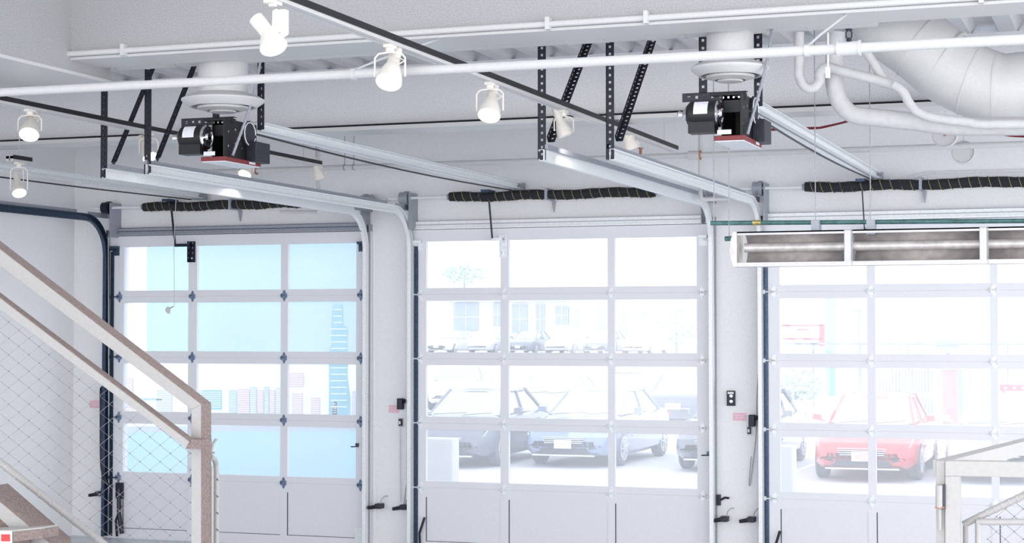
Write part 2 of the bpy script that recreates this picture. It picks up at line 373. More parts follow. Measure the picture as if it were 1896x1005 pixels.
# ------------------------------------------------------------------ openers
def opener(x, y0, label, arm_label, armx):
    t = thing('door_opener', label, 'door opener', (x, y0, 3.25))
    z = 3.44; y1 = D-.1
    y0 += .2
    for s in (-1, 1):
        G().sweep([(x+s*.036, y0+.1, z), (x+s*.036, y1, z)], [(-.028, -.022), (.028, -.022), (.028, .022), (.022, .022), (.022, -.016), (-.022, -.016), (-.022, .022), (-.028, .022)] if s > 0 else [(-.028, .022), (.028, .022), (.028, -.022), (.022, -.022), (.022, .016), (-.022, .016), (-.022, -.022), (-.028, -.022)], (1, 0, 0)).build('rail', 'galv', t, smooth=False)
    G().box(x-.012, x+.012, y0+.1, y1, z-.012, z+.012).build('rail_core', 'steel_k', t, smooth=False)
    G().tube([(x+.01, y0+.1+(y1-y0-.3)*j/8, z-.05-.03*math.sin(math.pi*j/8)) for j in range(9)], .007, 6).build('drive_chain', 'black', t)
    G().box(x-.07, x+.07, y1-.05, y1+.02, z-.04, z+.03).tube([(x-.06, y1-.06, z-.01), (x+.07, y1-.06, z-.01)], .015, 8).build('front_pulley', 'galv_d', t)
    # motor head
    y0 -= .2
    zb = 3.158; fx0, fx1 = x-.06, x+.115; fy0, fy1 = y0-.22, y0+.25
    G().box(fx0, fx1, fy0, fy1, zb, zb+.028).build('red_tray', 'red', t, smooth=False, bevel=.004)
    G().box(fx0+.006, fx1-.006, fy0+.006, fy1-.006, zb-.005, zb).build('tray_cover', 'label', t, smooth=False)
    g = G().box(fx1-.03, fx1-.022, fy0+.02, fy1-.02, zb+.028, zb+.27)
    g.box(fx0+.02, fx0+.028, fy0+.1, fy1-.02, zb+.028, zb+.275).box(fx0+.02, fx1-.022, fy0+.12, fy0+.128, zb+.17, zb+.285)
    g.box(fx0-.04, fx1-.02, fy0+.1, fy0+.17, zb+.265, zb+.28).box(fx0+.02, fx1-.03, fy1-.03, fy1-.02, zb+.03, zb+.26)
    g.build('frame_plate', 'black', t, smooth=False, bevel=.003)
    for j in range(7): G().tube([(fx1-.024, fy0+.07+(j % 4)*.09, zb+.1+.09*(j//4)+.02*(j % 2)), (fx1-.018, fy0+.07+(j % 4)*.09, zb+.1+.09*(j//4)+.02*(j % 2))], .008, 8).build('bolt', 'chrome', t)
    for j in range(4): G().tube([(fx0+.03+j*.03, fy0+.118, zb+.255), (fx0+.03+j*.03, fy0+.11, zb+.255)], .006, 8).build('bolt', 'chrome', t)
    G().box(fx1-.022, fx1+.05, fy1-.16, fy1+.03, zb+.02, zb+.15).build('limit_switch_box', 'iron', t, smooth=False, bevel=.004)
    mz = zb+.155; my = fy0+.03
    G().lathe([(.0001, 0), (.055, 0), (.075, .02), (.078, .04), (.078, .17), (.0001, .172)], (x-.215, my, mz), (1, 0, 0), 24).box(x-.20, x-.05, my-.06, my+.04, mz-.11, mz-.04).build('motor', 'black', t)
    g = G(); 
    for j in range(6):
        a0, a1 = math.radians(175+j*10), math.radians(185+j*10)
        g.prism([(x-.165, my+.0785*math.cos(a0), mz-.0785*math.sin(a0)), (x-.085, my+.0785*math.cos(a0), mz-.0785*math.sin(a0)), (x-.085, my+.0785*math.cos(a1), mz-.0785*math.sin(a1)), (x-.165, my+.0785*math.cos(a1), mz-.0785*math.sin(a1))], (0, -.001, .001))
    g.build('rating_label', 'label', t)
    G().lathe([(.075, 0), (.078, .012), (.066, .018), (.060, .006), (.03, .008), (.022, .03), (.0001, .032)], (x-.045, my, mz), (1, 0, 0), 24).build('brake_disc', 'chrome', t)
    g = G()
    for j in range(9):
        a = j*math.pi*2/9; g.beam((x-.034, my+.02*math.cos(a), mz+.02*math.sin(a)), (x-.034, my+.066*math.cos(a+.4), mz+.066*math.sin(a+.4)), .006, .008, up=(1, 0, 0))
    g.build('disc_vanes', 'black', t)
    G().lathe([(.016, 0), (.026, .01), (.02, .03), (.045, .05), (.05, .06)], (x-.275, my, mz), (1, 0, 0), 14).build('shaft_nut', 'chrome', t)
    G().lathe([(.0001, 0), (.085, 0), (.085, .012), (.0001, .013)], (fx1-.02, fy1-.14, zb+.2), (1, 0, 0), 24).build('sprocket', 'iron', t)
    G().tube([(fx1-.005, fy1-.14+.075*math.cos(a*.5), zb+.2+.075*math.sin(a*.5)) for a in range(13)], .004, 6).build('chain_loop', 'galv', t)
    G().box(fx0+.02, fx0+.1, fy0, fy0+.003, zb+.035, zb+.06).build('warning_sticker', 'label', t, smooth=False)
    G().box(fx1, fx1+.002, fy1-.16, fy1-.08, zb+.006, zb+.022).build('tray_sticker', 'label', t, smooth=False)
    # flexible conduit from the ceiling
    pts = smooth_path([(fx1-.005, fy0+.1, zb+.04), (fx1+.01, fy0+.13, zb+.12), (fx1+.06, fy0+.2, zb+.35), (fx1+.1, fy0+.25, zb+.6), (fx1+.12, fy0+.27, ZD)], 12)
    G().tube(pts, [.008 if j % 2 else .0105 for j in range(len(pts))], 8).build('flexible_conduit', 'galv_d', t)
    # hangers
    for dx, dy in ((-.27, .52), (.06, .52)):
        g = G(); punched(g, (x+dx, fy0+dy, zb+.25), (x+dx, fy0+dy, ZD), .05, V((1, 0, 0)), V((0, 1, 0))); g.build('hanger', 'iron', t, smooth=False)
    G().beam((x-.25, fy0+.14, zb+.27), (x-.25, fy0+.54, zb+.27), .03, .004).build('link_bar', 'iron', t, smooth=False)
    g = G(); punched(g, (x-.27, fy0+.12, zb+.29), (x+.1, fy0+.12, zb+.29), .05, V((0, 0, -1)), V((0, 1, 0))); g.build('cross_bracket', 'iron', t, smooth=False)
    return t
def opener_arm(x, dxp, label, light):
    zt = 3.40; yb = D-.06; t = thing('opener_arm', label, 'door arm', (x, yb, 3.0))
    G().box(x-.04, x+.04, D-.30, D-.12, zt-.02, zt+.005).build('trolley', 'steel_b', t, smooth=False)
    G().beam((x, D-.2, zt-.02), (x+.012, D-.13, 2.96), .008, .03, up=(0, 1, 0)).build('straight_link', 'steel_k', t, smooth=False)
    G().box(x, dxp, D-.125, D-.117, 2.935, 2.965).build('curved_link', 'steel_k' if not light else 'galv', t, smooth=False)
    g = G(); punched(g, (dxp-.03, D-.055, 2.78), (dxp-.03, D-.055, 2.99), .06, V((1, 0, 0)), V((0, -1, 0)), hole=.012, pitch=.05)
    g.build('door_plate', 'steel_k' if not light else 'galv', t, smooth=False)
    for z in (2.82, 2.95): G().tube([(dxp, D-.055, z), (dxp, D-.075, z)], .011, 8).build('bolt', 'chrome', t)
opener(-5.50, 9.94, 'black motor door opener with red tray and long rail, left of centre', '', 0)
opener(-2.20, 9.86, 'black motor door opener with red tray and long rail, right of centre', '', 0)
opener(-8.86, 8.8, 'galvanised door opener rail reaching the left garage door, motor out of view', '', 0)
opener_arm(-9.14, -8.97, 'black bent arm linking the opener to the left garage door', False)
opener_arm(-5.755, -5.65, 'dark bent arm linking the opener to the middle garage door', True)
opener_arm(-2.30, -2.25, 'dark straight arm dropping from the opener to the right garage door', False)

# ------------------------------------------------------------------ pipes, ducts
def pipe(name, pts, r, m, label, cat, n=14): return tag(G().tube(pts, r, n).build(name, m), label, cat)
# thin conduit on the beam face
t = thing('electrical_conduit', 'thin white conduit running along the bottom of the boxed ceiling beam', 'conduit', (-3, BY0, 3.84))
G().tube([(-6.4, BY0-.03, 3.822), (XR, BY0-.03, 3.822)], .017, 10).build('tube', 'white', t)
for px in (229, 1015, 1197, 1817):
    p = onY(px, 100-(px-229)*.06, BY0-.03); G().box(p.x-.012, p.x+.012, BY0-.055, BY0, 3.79, 3.86).build('clip', 'white', t, smooth=False)
# main sprinkler pipe
PY = 8.3; a = onY(0, 171, PY); b = onY(1896, 73, PY); pz = (a.z+b.z)/2
t = thing('sprinkler_pipe', 'long white sprinkler pipe crossing the whole view in front of the ducts', 'pipe', (-3, PY, pz))
pf = lambda x: V((x, PY, a.z+(b.z-a.z)*(x-a.x)/(b.x-a.x)))
G().tube([pf(-7.5), pf(XR)], .024, 14).build('tube', 'white', t)
for px in (655, 1495): 
    q = pf(onY(px, 120, PY).x); G().tube([q-V((.012, 0, 0)), q+V((.012, 0, 0))], .03, 12).tube([q+V((0, 0, .02)), q+V((0, .35, .13)), V((q.x, BY0+.1, BZ))], .006, 6).build('hanger', 'white', t)
q = pf(onY(1572, 85, PY).x)
G().tube([q-V((.05, 0, 0)), q+V((.05, 0, 0))], .033, 14).tube([q+V((-.055, 0, 0)), q+V((-.045, 0, 0))], .037, 14).tube([q+V((.045, 0, 0)), q+V((.055, 0, 0))], .037, 14).build('tee', 'white', t)
g = G().tube([q+V((0, 0, .03)), q+V((0, 0, .05))], .012, 8).tube([q+V((-.012, 0, .05)), q+V((-.014, 0, .075)), q+V((0, 0, .088)), q+V((.014, 0, .075)), q+V((.012, 0, .05))], .0035, 6).tube([q+V((0, 0, .085)), q+V((0, 0, .092))], .018, 10)
g.build('sprinkler_head', 'steel_k', t)
# rear lower sprinkler pipe
PY2 = 14.6; z2 = 3.585
t = thing('sprinkler_pipe', 'white sprinkler pipe running close to the garage door wall', 'pipe', (-3, PY2, z2))
G().tube([(-8.35, PY2, z2), (XR, PY2, z2)], .024, 12).build('tube', 'white', t)
for px, m_ in ((465, 'steel_k'), (1285, 'white')):
    q = onY(px, 300, PY2); G().tube([(q.x-.05, PY2, z2), (q.x+.05, PY2, z2)], .038, 12).build('coupling', 'white', t)
    G().tube([(q.x+.05, PY2, z2), (q.x+.06, PY2, z2)], .04, 12).build('coupling_ring', 'rust', t)
for px in (585, 638, 655): 
    q = onY(px, 312, PY2); G().tube([(q.x-.006, PY2, z2), (q.x+.006, PY2, z2)], .029, 12).tube([(q.x, PY2, z2+.02), (q.x, PY2, ZD)], .004, 5).build('hanger', 'galv_d', t)
for px in (1186, 1735): 
    q = onY(px, 290, PY2); G().tube([(q.x, PY2, z2+.02), (q.x, PY2, z2+.07)], .012, 8).tube([(q.x, PY2, z2+.07), (q.x, PY2, z2+.08)], .022, 10).build('sprinkler_head', 'rust', t)
# droppers from the rear pipe with side arms near the springs
for x0, lab in ((589, 'white drop pipe with elbow beside the left spring'), (1297, 'white drop pipe with elbow above the middle door right corner')):
    p = onY(x0, 330, 14.7); q = onY(x0, 385 if x0 < 900 else 368, 14.7); e = onY(520, 392, 14.9) if x0 < 900 else onY(1355, 367, 14.9)
    q0 = onY(x0, 392 if x0 < 900 else 368, 14.7)
    o = G().tube(smooth_path([(p.x, 14.7, ZD), (p.x, 14.7, z2), (p.x, 14.7, q0.z+.05), (p.x+(.01 if e.x > p.x else -.01), 14.72, q0.z+.005), (p.x+(.05 if e.x > p.x else -.05), 14.76, q0.z), e], 6), .018, 10).build('drop_pipe', 'white'); tag(o, lab, 'pipe')
# round supply duct behind the beam and its drops with diffusers
DY = 9.95; dr_ = .147; dz = 3.80+dr_
t = thing('round_duct', 'white round spiral duct running behind the boxed ceiling beam', 'duct', (-3, DY, dz))
G().tube([(-6.3, DY, dz), (-1.4, DY, dz)], dr_, 28).build('duct_run', 'white', t)
g = G(); x = -6.1
while x < -1.5: G().tube([(x, DY, dz), (x+.008, DY, dz)], dr_+.003, 28).build('seam_ring', 'white', t); x += .24
def diffuser(px, py, pr, lab):
    c = onY(px, py, DY); R = (onY(px+pr, py, DY).x-c.x)*.89; r = R*.60
    t = thing('ceiling_diffuser', lab, 'air diffuser', (c.x, DY, c.z))
    G().lathe([(r, -.02), (r, .02), (r, dz-c.z-.02)], c, (0, 0, 1), 28).build('drop_duct', 'white', t)
    G().lathe([(r, .05), (R*.86, .03), (R, .008), (R*1.0, 0), (R*.97, -.010), (R*.80, -.042), (R*.74, -.040), (R*.72, -.015)], c, (0, 0, 1), 40).build('outer_cone', 'white', t)
    G().lathe([(R*.62, -.038), (R*.61, -.052), (R*.40, -.066), (R*.38, -.058), (R*.5, -.03)], c, (0, 0, 1), 32).build('middle_cone', 'white', t)
    G().lathe([(R*.33, -.064), (R*.31, -.074), (R*.16, -.080), (.0001, -.080)], c, (0, 0, 1), 28).build('inner_cone', 'white', t)
    G().lathe([(R*.72, -.012), (.0001, -.012)], c, (0, 0, 1), 28).build('throat', 'dark_shade', t)
diffuser(413, 187, 77, 'white round ceiling diffuser above the left opener motor')
diffuser(1352, 128, 81, 'white round ceiling diffuser above the right opener motor')
# big duct
BYD = 10.4
c0 = onY(1560, -14, BYD); c1 = onY(1700, 82, BYD); c2 = onY(1812, 158, BYD); c3 = onY(1840, 164, BYD); c4 = V((XR, BYD, onY(1850, 164, BYD).z))
big = thing('large_duct', 'large white elbow duct descending at upper right and running off right', 'duct', tuple(c2))
pth = smooth_path([c0, c1, onY(1758, 128, BYD), c3, onY(1890, 164, BYD)], 8)+[c4]
G().tube([tuple(p) for p in pth], .207, 36).build('duct_body', 'white', big)
for px, py, dx_, dy_ in ((1700, 82, .82, .57), (1748, 118, .85, .5), (1795, 148, .93, .3), (1841, 164, 1, 0)):
    c = onY(px, py, BYD); d = onY(px+dx_*4, py+dy_*4, BYD); G().tube([c, d], .2115, 36).build('seam_ring', 'white', big)
# small branch duct going across top right of the spiral duct
# insulated refrigerant lines
LY = 10.0
def line(name, pts, r, lab, m='insul', Y=LY, k=6):
    o = G().tube(smooth_path([onY(x, y, Y) if not isinstance(x, V) else x for x, y in pts], k), r, 14)
    return tag(o.build(name, m), lab, 'pipe')
line('lagged_pipe', [(1480, 60), (1480, 110), (1480, 140), (1490, 160), (1505, 163), (1517, 150), (1518, 135), (1530, 125), (1560, 132), (1620, 147), (1655, 158)], .028, 'lagged white pipe with a U trap below the main sprinkler pipe')
line('lagged_pipe', [(1600, 90), (1618, 118), (1633, 145), (1640, 158)], .026, 'short slanting lagged pipe meeting the upper lagged pipe', Y=10.05)
line('lagged_pipe', [(1655, 157), (1672, 170), (1683, 190), (1700, 208), (1730, 218), (1790, 226), (1830, 230), (2000, 226)], .026, 'narrow lagged pipe bending down beside the large duct', Y=9.95)
line('lagged_pipe', [(1548, 60), (1545, 120), (1546, 160), (1556, 190), (1580, 212), (1625, 218), (1700, 226), (1780, 234), (2000, 232)], .052, 'thick lagged white pipe sweeping down and right under the large duct', Y=10.12)
g = G()
for x, y in ((1540, 72), (1539, 80)): pass
t = tag(G().tube([onY(1533, 60, 9.9), onY(1533, 138, 9.9)], .006, 6).box(*(lambda p: (p.x-.012, p.x+.012, p.y-.012, p.y+.012, p.z-.02, p.z+.04))(onY(1533, 138, 9.9))).build('hanger_rod', 'galv'), 'thin metal hanger rod holding the lagged pipe', 'rod')
# round wall caps
for px, py, r, lab, m_ in ((1750, 250, 23, 'faint white round disc cap below the lagged pipes, rusty centre', 1), (1784, 282, 21, 'faint white ring cap hanging lower right of the disc cap', 0)):
    Yc = 14.3 if m_ else 14.75; c = onY(px, py, Yc); R = r/FPX*Yc*1.02
    t = thing('round_cover', lab, 'cover', tuple(c))
    G().lathe([(R, .0), (R*.98, -.02), (R*.9, -.025), (R*.86, -.01), (.0001, -.012)], c, (0, 1, 0), 28).build('disc', 'white', t)
    if m_: G().lathe([(.012, -.02), (.0001, -.024)], c, (0, 1, 0), 8).build('centre_bolt', 'rust', t)
    else: G().tube([c+V((-.04, 0, .02)), c+V((-.03, 0, -.03)), c+V((.03, 0, -.03)), c+V((.035, 0, .02))], .006, 6).build('handle', 'white', t)
    G().tube([c+V((0, 0, R)), c+V((0, 0, ZD-c.z))], .004, 5).build('hanging_wire', 'white', t)
# red cables
def cable(pts, lab, Y, k):
    t = thing('red_cable', lab, 'cable', tuple(onY(*pts[0], Y)))
    for j in range(k):
        G().tube(smooth_path([onY(x, y+(j-1)*2.5*math.sin(i*1.7+j), Y) for i, (x, y) in enumerate(pts)], 6), .0045, 5).build('strand', 'wire', t)
cable([(1400, 240), (1440, 241), (1500, 238), (1530, 233), (1570, 224)], 'thin dark red cables behind the right opener rail', 12.8, 3)
cable([(1790, 234), (1830, 243), (1860, 250), (1900, 249)], 'dark red cables drooping under the lagged pipes at the right edge', 12.8, 4)
# wall conduit at right
t = tag(G().tube(smooth_path([onY(1625, 338, D-.05), onY(1648, 347, D-.05), onY(1668, 342, D-.05), onY(1700, 325, D-.05), onY(1725, 320, D-.05)], 5)+[onY(1896, 316, D-.05), onY(2100, 310, D-.05)], .011, 8).build('wall_conduit', 'galv'), 'grey metal conduit curving along the wall above the right door spring', 'conduit')

# ------------------------------------------------------------------ track lighting
def lrail(X, z, y0, y1, lab):
    t = thing('lighting_track', lab, 'light track', (X, (y0+y1)/2, z))
    G().box(X-.035, X-.006, y0, y1, z-.02, z+.02).box(X+.001, X+.03, y0, y1, z-.02, z+.02).box(X-.035, X+.03, y0, y1, z+.0, z+.02).build('track_body', 'white', t, smooth=False)
    G().box(X+.0302, X+.038, y0, y1, z-.003, z+.028).build('black_side_rail', 'black', t, smooth=False)
    for yy in ((y0+.3, y1-.3) if y1-y0 > 1 else ((y0+y1)/2,)): G().tube([(X, yy, z+.01), (X, yy, 5.3 if yy < 9.3 else ZD+.065)], .004, 5).build('suspension_rod', 'white', t)
    G().box(X-.008, X+.003, y0, y1, z-.012, z-.002).build('slot', 'dark_shade', t, smooth=False)
lrail(-3.55, 3.55, 3, 13.75, 'long white lighting track with black edge running diagonally toward the doors')
lrail(-6.93, 3.58, 5, 14.2, 'lighting track with black edge passing behind the left opener motor')
ly_ = onX(35, 352, -8.2).y; lrail(-8.2, 3.42, ly_-.12, ly_+.12, 'short lighting track behind the left opener rail')
def spot(px, py, X, z, lab, aim=(0, -.12, -1), yaw=0, on=True, sz=1, zoff=0):
    # stem top located on the track at the depth that puts it in line
    p = onX(px, py, X); y = p.y; top = V((X, y, z-.02)); 
    c = V((X, y, p.z)); a = V(aim).normalized()
    t = thing('track_spotlight', lab, 'spotlight', tuple(top))
    G().tube([top, top-V((0, 0, .035))], .018*sz, 10).box(X-.02, X+.02, y-.04, y+.04, z-.035, z-.015).build('track_adapter', 'lampw', t)
    hw = .062*sz; sd = V((math.cos(yaw), math.sin(yaw), 0)); tp = top-V((0, 0, .035)); bz = c.z
    pts = [c+sd*hw+V((0, 0, .0)), V((c.x, y, tp.z-.03))+sd*hw, V((c.x, y, tp.z-.008))+sd*hw*.75, V((c.x, y, tp.z)), V((c.x, y, tp.z-.008))-sd*hw*.75, V((c.x, y, tp.z-.03))-sd*hw, c-sd*hw]
    G().tube(pts, .005, 6).build('yoke', 'lampw', t)
    u = -a
    G().lathe([(.0001, .155*sz), (.024*sz, .155*sz), (.026*sz, .07*sz), (.03*sz, .06*sz), (.036*sz, .045*sz), (.05*sz, .0), (.054*sz, -.03*sz), (.05*sz, -.03*sz), (.046*sz, 0)], c, u, 20).build('lamp_head', 'lampw', t)
    G().lathe([(.049*sz, -.026*sz), (.03*sz, -.034*sz), (.0001, -.036*sz)], c, u, 20).build('bulb', 'bulb' if on else 'lampw', t)
    G().tube([c+u*.07*sz+sd*.024*sz, c+u*.09*sz+sd*.045*sz, V((c.x, y, tp.z-.02))+sd*.03], .004, 5).build('cord', 'lampw', t)
spot(722, 142, -3.55, 3.55, 'lit track spotlight in a cream yoke, left of the long diagonal track', aim=(.1, -.75, -1), yaw=.2, sz=1.25)
spot(907, 205, -3.55, 3.55, 'lit track spotlight below the middle of the long diagonal track', aim=(.1, -.7, -1), yaw=.2, sz=1.25)
spot(55, 242, -6.93, 3.58, 'lit track spotlight at far left below the black edged track', aim=(.35, -.75, -1), yaw=.3, sz=1.25)
spot(275, 285, -6.93, 3.58, 'dim track spotlight behind the slanting angle iron at left', aim=(.7, -.3, -1), yaw=.5, sz=1.1)
spot(455, 318, -6.93, 3.58, 'lit track spotlight just below the red tray of the left opener', aim=(.0, -.8, -1), yaw=.4, sz=1.05)
spot(590, 325, -6.93, 3.58, 'unlit track spotlight right of the red tray, near the wall', aim=(.2, .25, -1), on=False, sz=1.05)
spot(35, 352, -8.2, 3.42, 'lit small track spotlight at far left under the opener rail', aim=(.55, -.5, -1), yaw=.4, sz=1.05)
spot(1044, 243, -3.55, 3.55, 'tilted track spotlight behind the punched angle irons', aim=(.35, .15, -1), yaw=.6, on=False, sz=1.05)
spot(1168, 268, -3.55, 3.55, 'faint track spotlight at the far end of the diagonal track', aim=(.3, .25, -1), on=False, sz=1.05)
def lamp_light(px, py, X, aim, power):
    p = onX(px, py, X); a = V(aim).normalized(); l = bpy.data.lights.new('lamp_beam', 'SPOT'); l.energy = power; l.spot_size = 2.4; l.spot_blend = 1; l.color = (1, .95, .87); l.shadow_soft_size = .05
    o = bpy.data.objects.new('lamp_beam', l); sc.collection.objects.link(o); o.location = p+a*.09; o.rotation_euler = a.to_track_quat('-Z', 'Y').to_euler()
for px, py, X, aim, pw in ((722, 142, -3.55, (.1, -.2, -1), 20), (907, 205, -3.55, (.1, -.2, -1), 20), (55, 242, -6.93, (.2, -.3, -1), 14), (275, 285, -6.93, (.7, -.3, -1), 14), (455, 318, -6.93, (0, -.2, -1), 12),
                           (35, 352, -8.2, (.5, -.3, -1), 10), (1044, 243, -3.55, (.2, .9, -.5), 12)):
    lamp_light(px, py, X, aim, pw)
# the top-left spotlight with square yoke arms
X = -3.55; p = onX(505, 45, X); y = p.y
t = thing('track_spotlight', 'large cream track spotlight tilted sideways at top left of the diagonal track', 'spotlight', (X, y, 3.55))
G().tube([(X, y, 3.55), (X, y, 3.505)], .018, 10).box(X-.02, X+.02, y-.05, y+.05, 3.515, 3.535).build('track_adapter', 'lampw', t)
Yb = y
def P(x, y_): return onY(x, y_, Yb)
G().prism([P(504, 20), P(510, 16), P(518, 18), P(518, 60), P(512, 60), P(503, 50)], (0, .02, 0)).prism([P(518, 17), P(529, 17), P(529, 62), P(518, 70)], (0, .03, 0)).build('yoke', 'lampw', t, smooth=False, bevel=.002)
G().lathe([(.0001, 0), (.034, 0), (.032, .105)], P(474, 34), tuple(P(497, 62)-P(474, 34)), 18).build('socket_sleeve', 'lampw', t)
G().lathe([(.03, 0), (.04, .02), (.052, .05), (.062, .085), (.058, .085)], P(497, 60), tuple(P(516, 90)-P(500, 60)+V((0, -.03, 0))), 20).build('lamp_head', 'lampw', t)
G().lathe([(.056, .082), (.03, .092), (.0001, .094)], P(497, 60), tuple(P(516, 90)-P(500, 60)+V((0, -.03, 0))), 20).build('bulb', 'bulb', t)

# ------------------------------------------------------------------ radiant heater
HY = 10.6
a = onY(1362, 462, HY); L = onY(2080, 462, HY).x; zc = a.z; R = (onY(1362, 430, HY).z-onY(1362, 494, HY).z)/2
t = thing('radiant_heater', 'long brushed metal overhead heater with three reflector bays at right', 'heater', (a.x, HY, zc))
prf = [(-R, -.11)]+[(R*math.sin(th), .07-.18*0-(.16*math.cos(th)-.0)*-1*0.8) for th in [math.radians(d) for d in range(-70, 91, 16)]]
# reflector: concave trough opening toward the room
g = G(); pr = []
for k in range(13):
    th = math.radians(-90+180*k/12); pr.append((R*.92*math.sin(th), .02+.10*math.cos(th)))
xs = [a.x+.03, onY(1572, 462, HY).x, onY(1822, 462, HY).x, L]
for k in range(3):
    xa, xb = xs[k]+.02, xs[k+1]-.02; gg = G(); n = len(pr)
    for x in (xa, xb): gg.v += [V((x, HY+q, zc+h)) for h, q in pr]
    gg.f += [[i, i+1, i+1+n, i+n] for i in range(n-1)]
    o = gg.build('reflector', 'foil', t); md = o.modifiers.new('s', 'SOLIDIFY'); md.thickness = .004
    G().tube([(xa, HY+.03, zc+.01), (xb, HY+.03, zc+.01)], .028, 12).build('heating_tube', 'foil', t)
G().box(a.x, L, HY-.05, HY+.06, zc+R*.92, zc+R).box(a.x, L, HY-.05, HY-.04, zc+R*.80, zc+R).build('top_rail', 'hlip', t, smooth=False)
G().box(a.x, L, HY-.05, HY+.06, zc-R*1.02, zc-R*.90).box(a.x, L, HY-.055, HY-.04, zc-R*1.02, zc-R*.78).build('bottom_rail', 'hlip', t, smooth=False)
for k, x in enumerate(xs[1:3]): G().box(x-.022, x+.022, HY-.052, HY+.1, zc-R, zc+R).build('divider', 'hlip', t, smooth=False, bevel=.004)
for x in (xs[1], xs[2]): G().box(x+.024, x+.028, HY-.056, HY-.05, zc-R, zc+R*1.1).build('divider_seam', 'galv_d', t, smooth=False)
G().prism([(a.x+.02, HY-.057, zc-R), (a.x-.002, HY-.057, zc-R), (a.x-.018, HY-.057, zc-R*.55), (a.x-.024, HY-.057, zc), (a.x-.018, HY-.057, zc+R*.55), (a.x-.002, HY-.057, zc+R), (a.x+.02, HY-.057, zc+R)], (0, .18, 0)).build('end_cap', 'foil', t, smooth=False)
G().tube([(a.x-.075, HY+.04, zc+R*.66), (a.x, HY+.04, zc+R*.66)], .015, 12).build('inlet_stub', 'green', t)
p0 = onY(1316, 413, HY+.05); p1 = onY(1896, 408, HY+.05)
gp = thing('gas_pipe', 'dark green pipe running above the overhead heater', 'pipe', tuple(p0))
G().tube([p0, (L, HY+.05, p1.z-.01)], .014, 12).build('tube', 'green', gp)
q = onY(1400, 412, HY+.05); G().tube([(q.x-.02, HY+.05, q.z), (q.x+.03, HY+.05, q.z)], .0165, 12).build('union', 'brass', gp)
for px in (1510, 1612):
    q = onY(px, 425, HY+.04); G().box(q.x-.02, q.x+.03, HY, HY+.08, q.z-.03, p0.z).build('mounting_clip', 'galv_d', t, smooth=False)
    G().tube([(q.x, HY+.04, p0.z), (q.x, HY+.04, ZD)], .003, 5).build('hanging_wire', 'galv_d', t)
q = onY(1350, 445, HY+.04); G().tube([(q.x, HY+.04, q.z), (q.x, HY+.04, ZD)], .0035, 5).build('hanging_wire', 'galv_d', t)
q = onY(1322, 413, HY+.05); G().tube([(q.x, HY+.05, q.z), (q.x, HY+.05, ZD)], .0035, 5).build('hanging_wire', 'galv_d', gp)

# ------------------------------------------------------------------ things on the walls between the doors
WY = D-.001
def wbox(g, x0, y0, x1, y1, d0, d1):
    a, b = onY(x0, y0, D), onY(x1, y1, D); return g.box(a.x, b.x, D-d1, D-d0, b.z, a.z)
t = thing('push_button_station', 'black two-button door control box on the pillar by the right door', 'switch', tuple(onY(1354, 737)))
wbox(G(), 1347, 723, 1362, 751, .001, .035).build('box', 'iron', t, smooth=False, bevel=.003)
for py in (733, 743): c = onY(1354, py, D-.036); G().lathe([(.016, 0), (.015, .012), (.0001, .014)], c, (0, -1, 0), 14).build('button', 'chrome', t)
wbox(G(), 1349, 725, 1360, 729, .035, .037).build('name_plate', 'label', t, smooth=False)
for k, (a_, lab) in enumerate((((166, 741, 188, 755), 'pink paper notice on the wall at the left door'), ((720, 750, 739, 764), 'pink paper notice on the pillar between left and middle doors'), ((1357, 764, 1382, 779), 'pink paper notice on the pillar by the right door'))):
    t = thing('paper_notice', lab, 'sign', tuple(onY(a_[0], a_[1])))
    wbox(G(), *a_, .001, .003).build('sheet', 'pink', t, smooth=False)
    m_ = (a_[1]+a_[3])/2; g = G()
    for dy in (-3, 1.5): wbox(g, a_[0]+2, m_+dy, a_[2]-3, m_+dy+1.2, .003, .0035)
    g.build('printed_lines', 'label', t, smooth=False)
def holder(px, py, lab, s=1):
    c = onY(px, py, D-.05); t = thing('photo_sensor', lab, 'sensor', tuple(c))
    G().box(c.x-.03, c.x+.025, c.y-.03, c.y+.03, c.z-.055, c.z+.05).build('housing', 'iron', t, smooth=False, bevel=.006)
    G().tube([c+V((.02, 0, .02)), c+V((.055, -.01, .025))], .02, 10).build('lens_barrel', 'black', t)
    G().box(c.x-.01, c.x+.01, c.y+.02, D, c.z-.03, c.z+.03).build('mount', 'galv_d', t, smooth=False)
holder(742, 747, 'black sensor on the pillar right of the pink notice, left of middle door')
holder(1393, 778, 'black sensor on the pillar beside the right door track', -1)
for px, py, lab in ((743, 782, 'small dark key switch under the sensor, left of middle door'), (1388, 797, 'small dark key switch under the sensor beside the right door')):
    t = thing('key_switch', lab, 'switch', tuple(onY(px, py)))
    wbox(G(), px-5, py-9, px+5, py+9, .001, .006).build('plate', 'white', t, smooth=False)
    wbox(G(), px-3, py-7, px+3, py+6, .006, .03).build('switch_body', 'iron', t, smooth=False, bevel=.003)
    wbox(G(), px-2, py-3, px+1, py+3, .03, .033).build('key_slot', 'label', t, smooth=False)
def cam_(px, py, s, lab):
    c = onY(px, py, D-.09); t = thing('slide_latch', lab, 'latch', tuple(c))
    G().tube([c+V((-.1*s, -.02, -.012)), c+V((-.03*s, 0, 0)), c+V((.01*s, 0, .004))], [.016, .02, .02], 10).build('grip', 'black', t)
    G().box(c.x-.03, c.x+.035, c.y-.02, c.y+.07, c.z-.018, c.z+.03).build('latch_body', 'iron', t, smooth=False, bevel=.005)
    G().tube([c+V((.02, 0, .02)), c+V((.035, 0, .07)), c+V((.055*s, .03, .1)), c+V((.08*s, .05, .1))], .0045, 6).build('spring_wire', 'galv_d', t)
    G().box(c.x-.01, c.x+.01, c.y+.05, D, c.z-.01, c.z+.02).build('mount', 'galv_d', t, smooth=False)
cam_(700, 938, 1, 'black slide latch low on the pillar, beside the left door track')
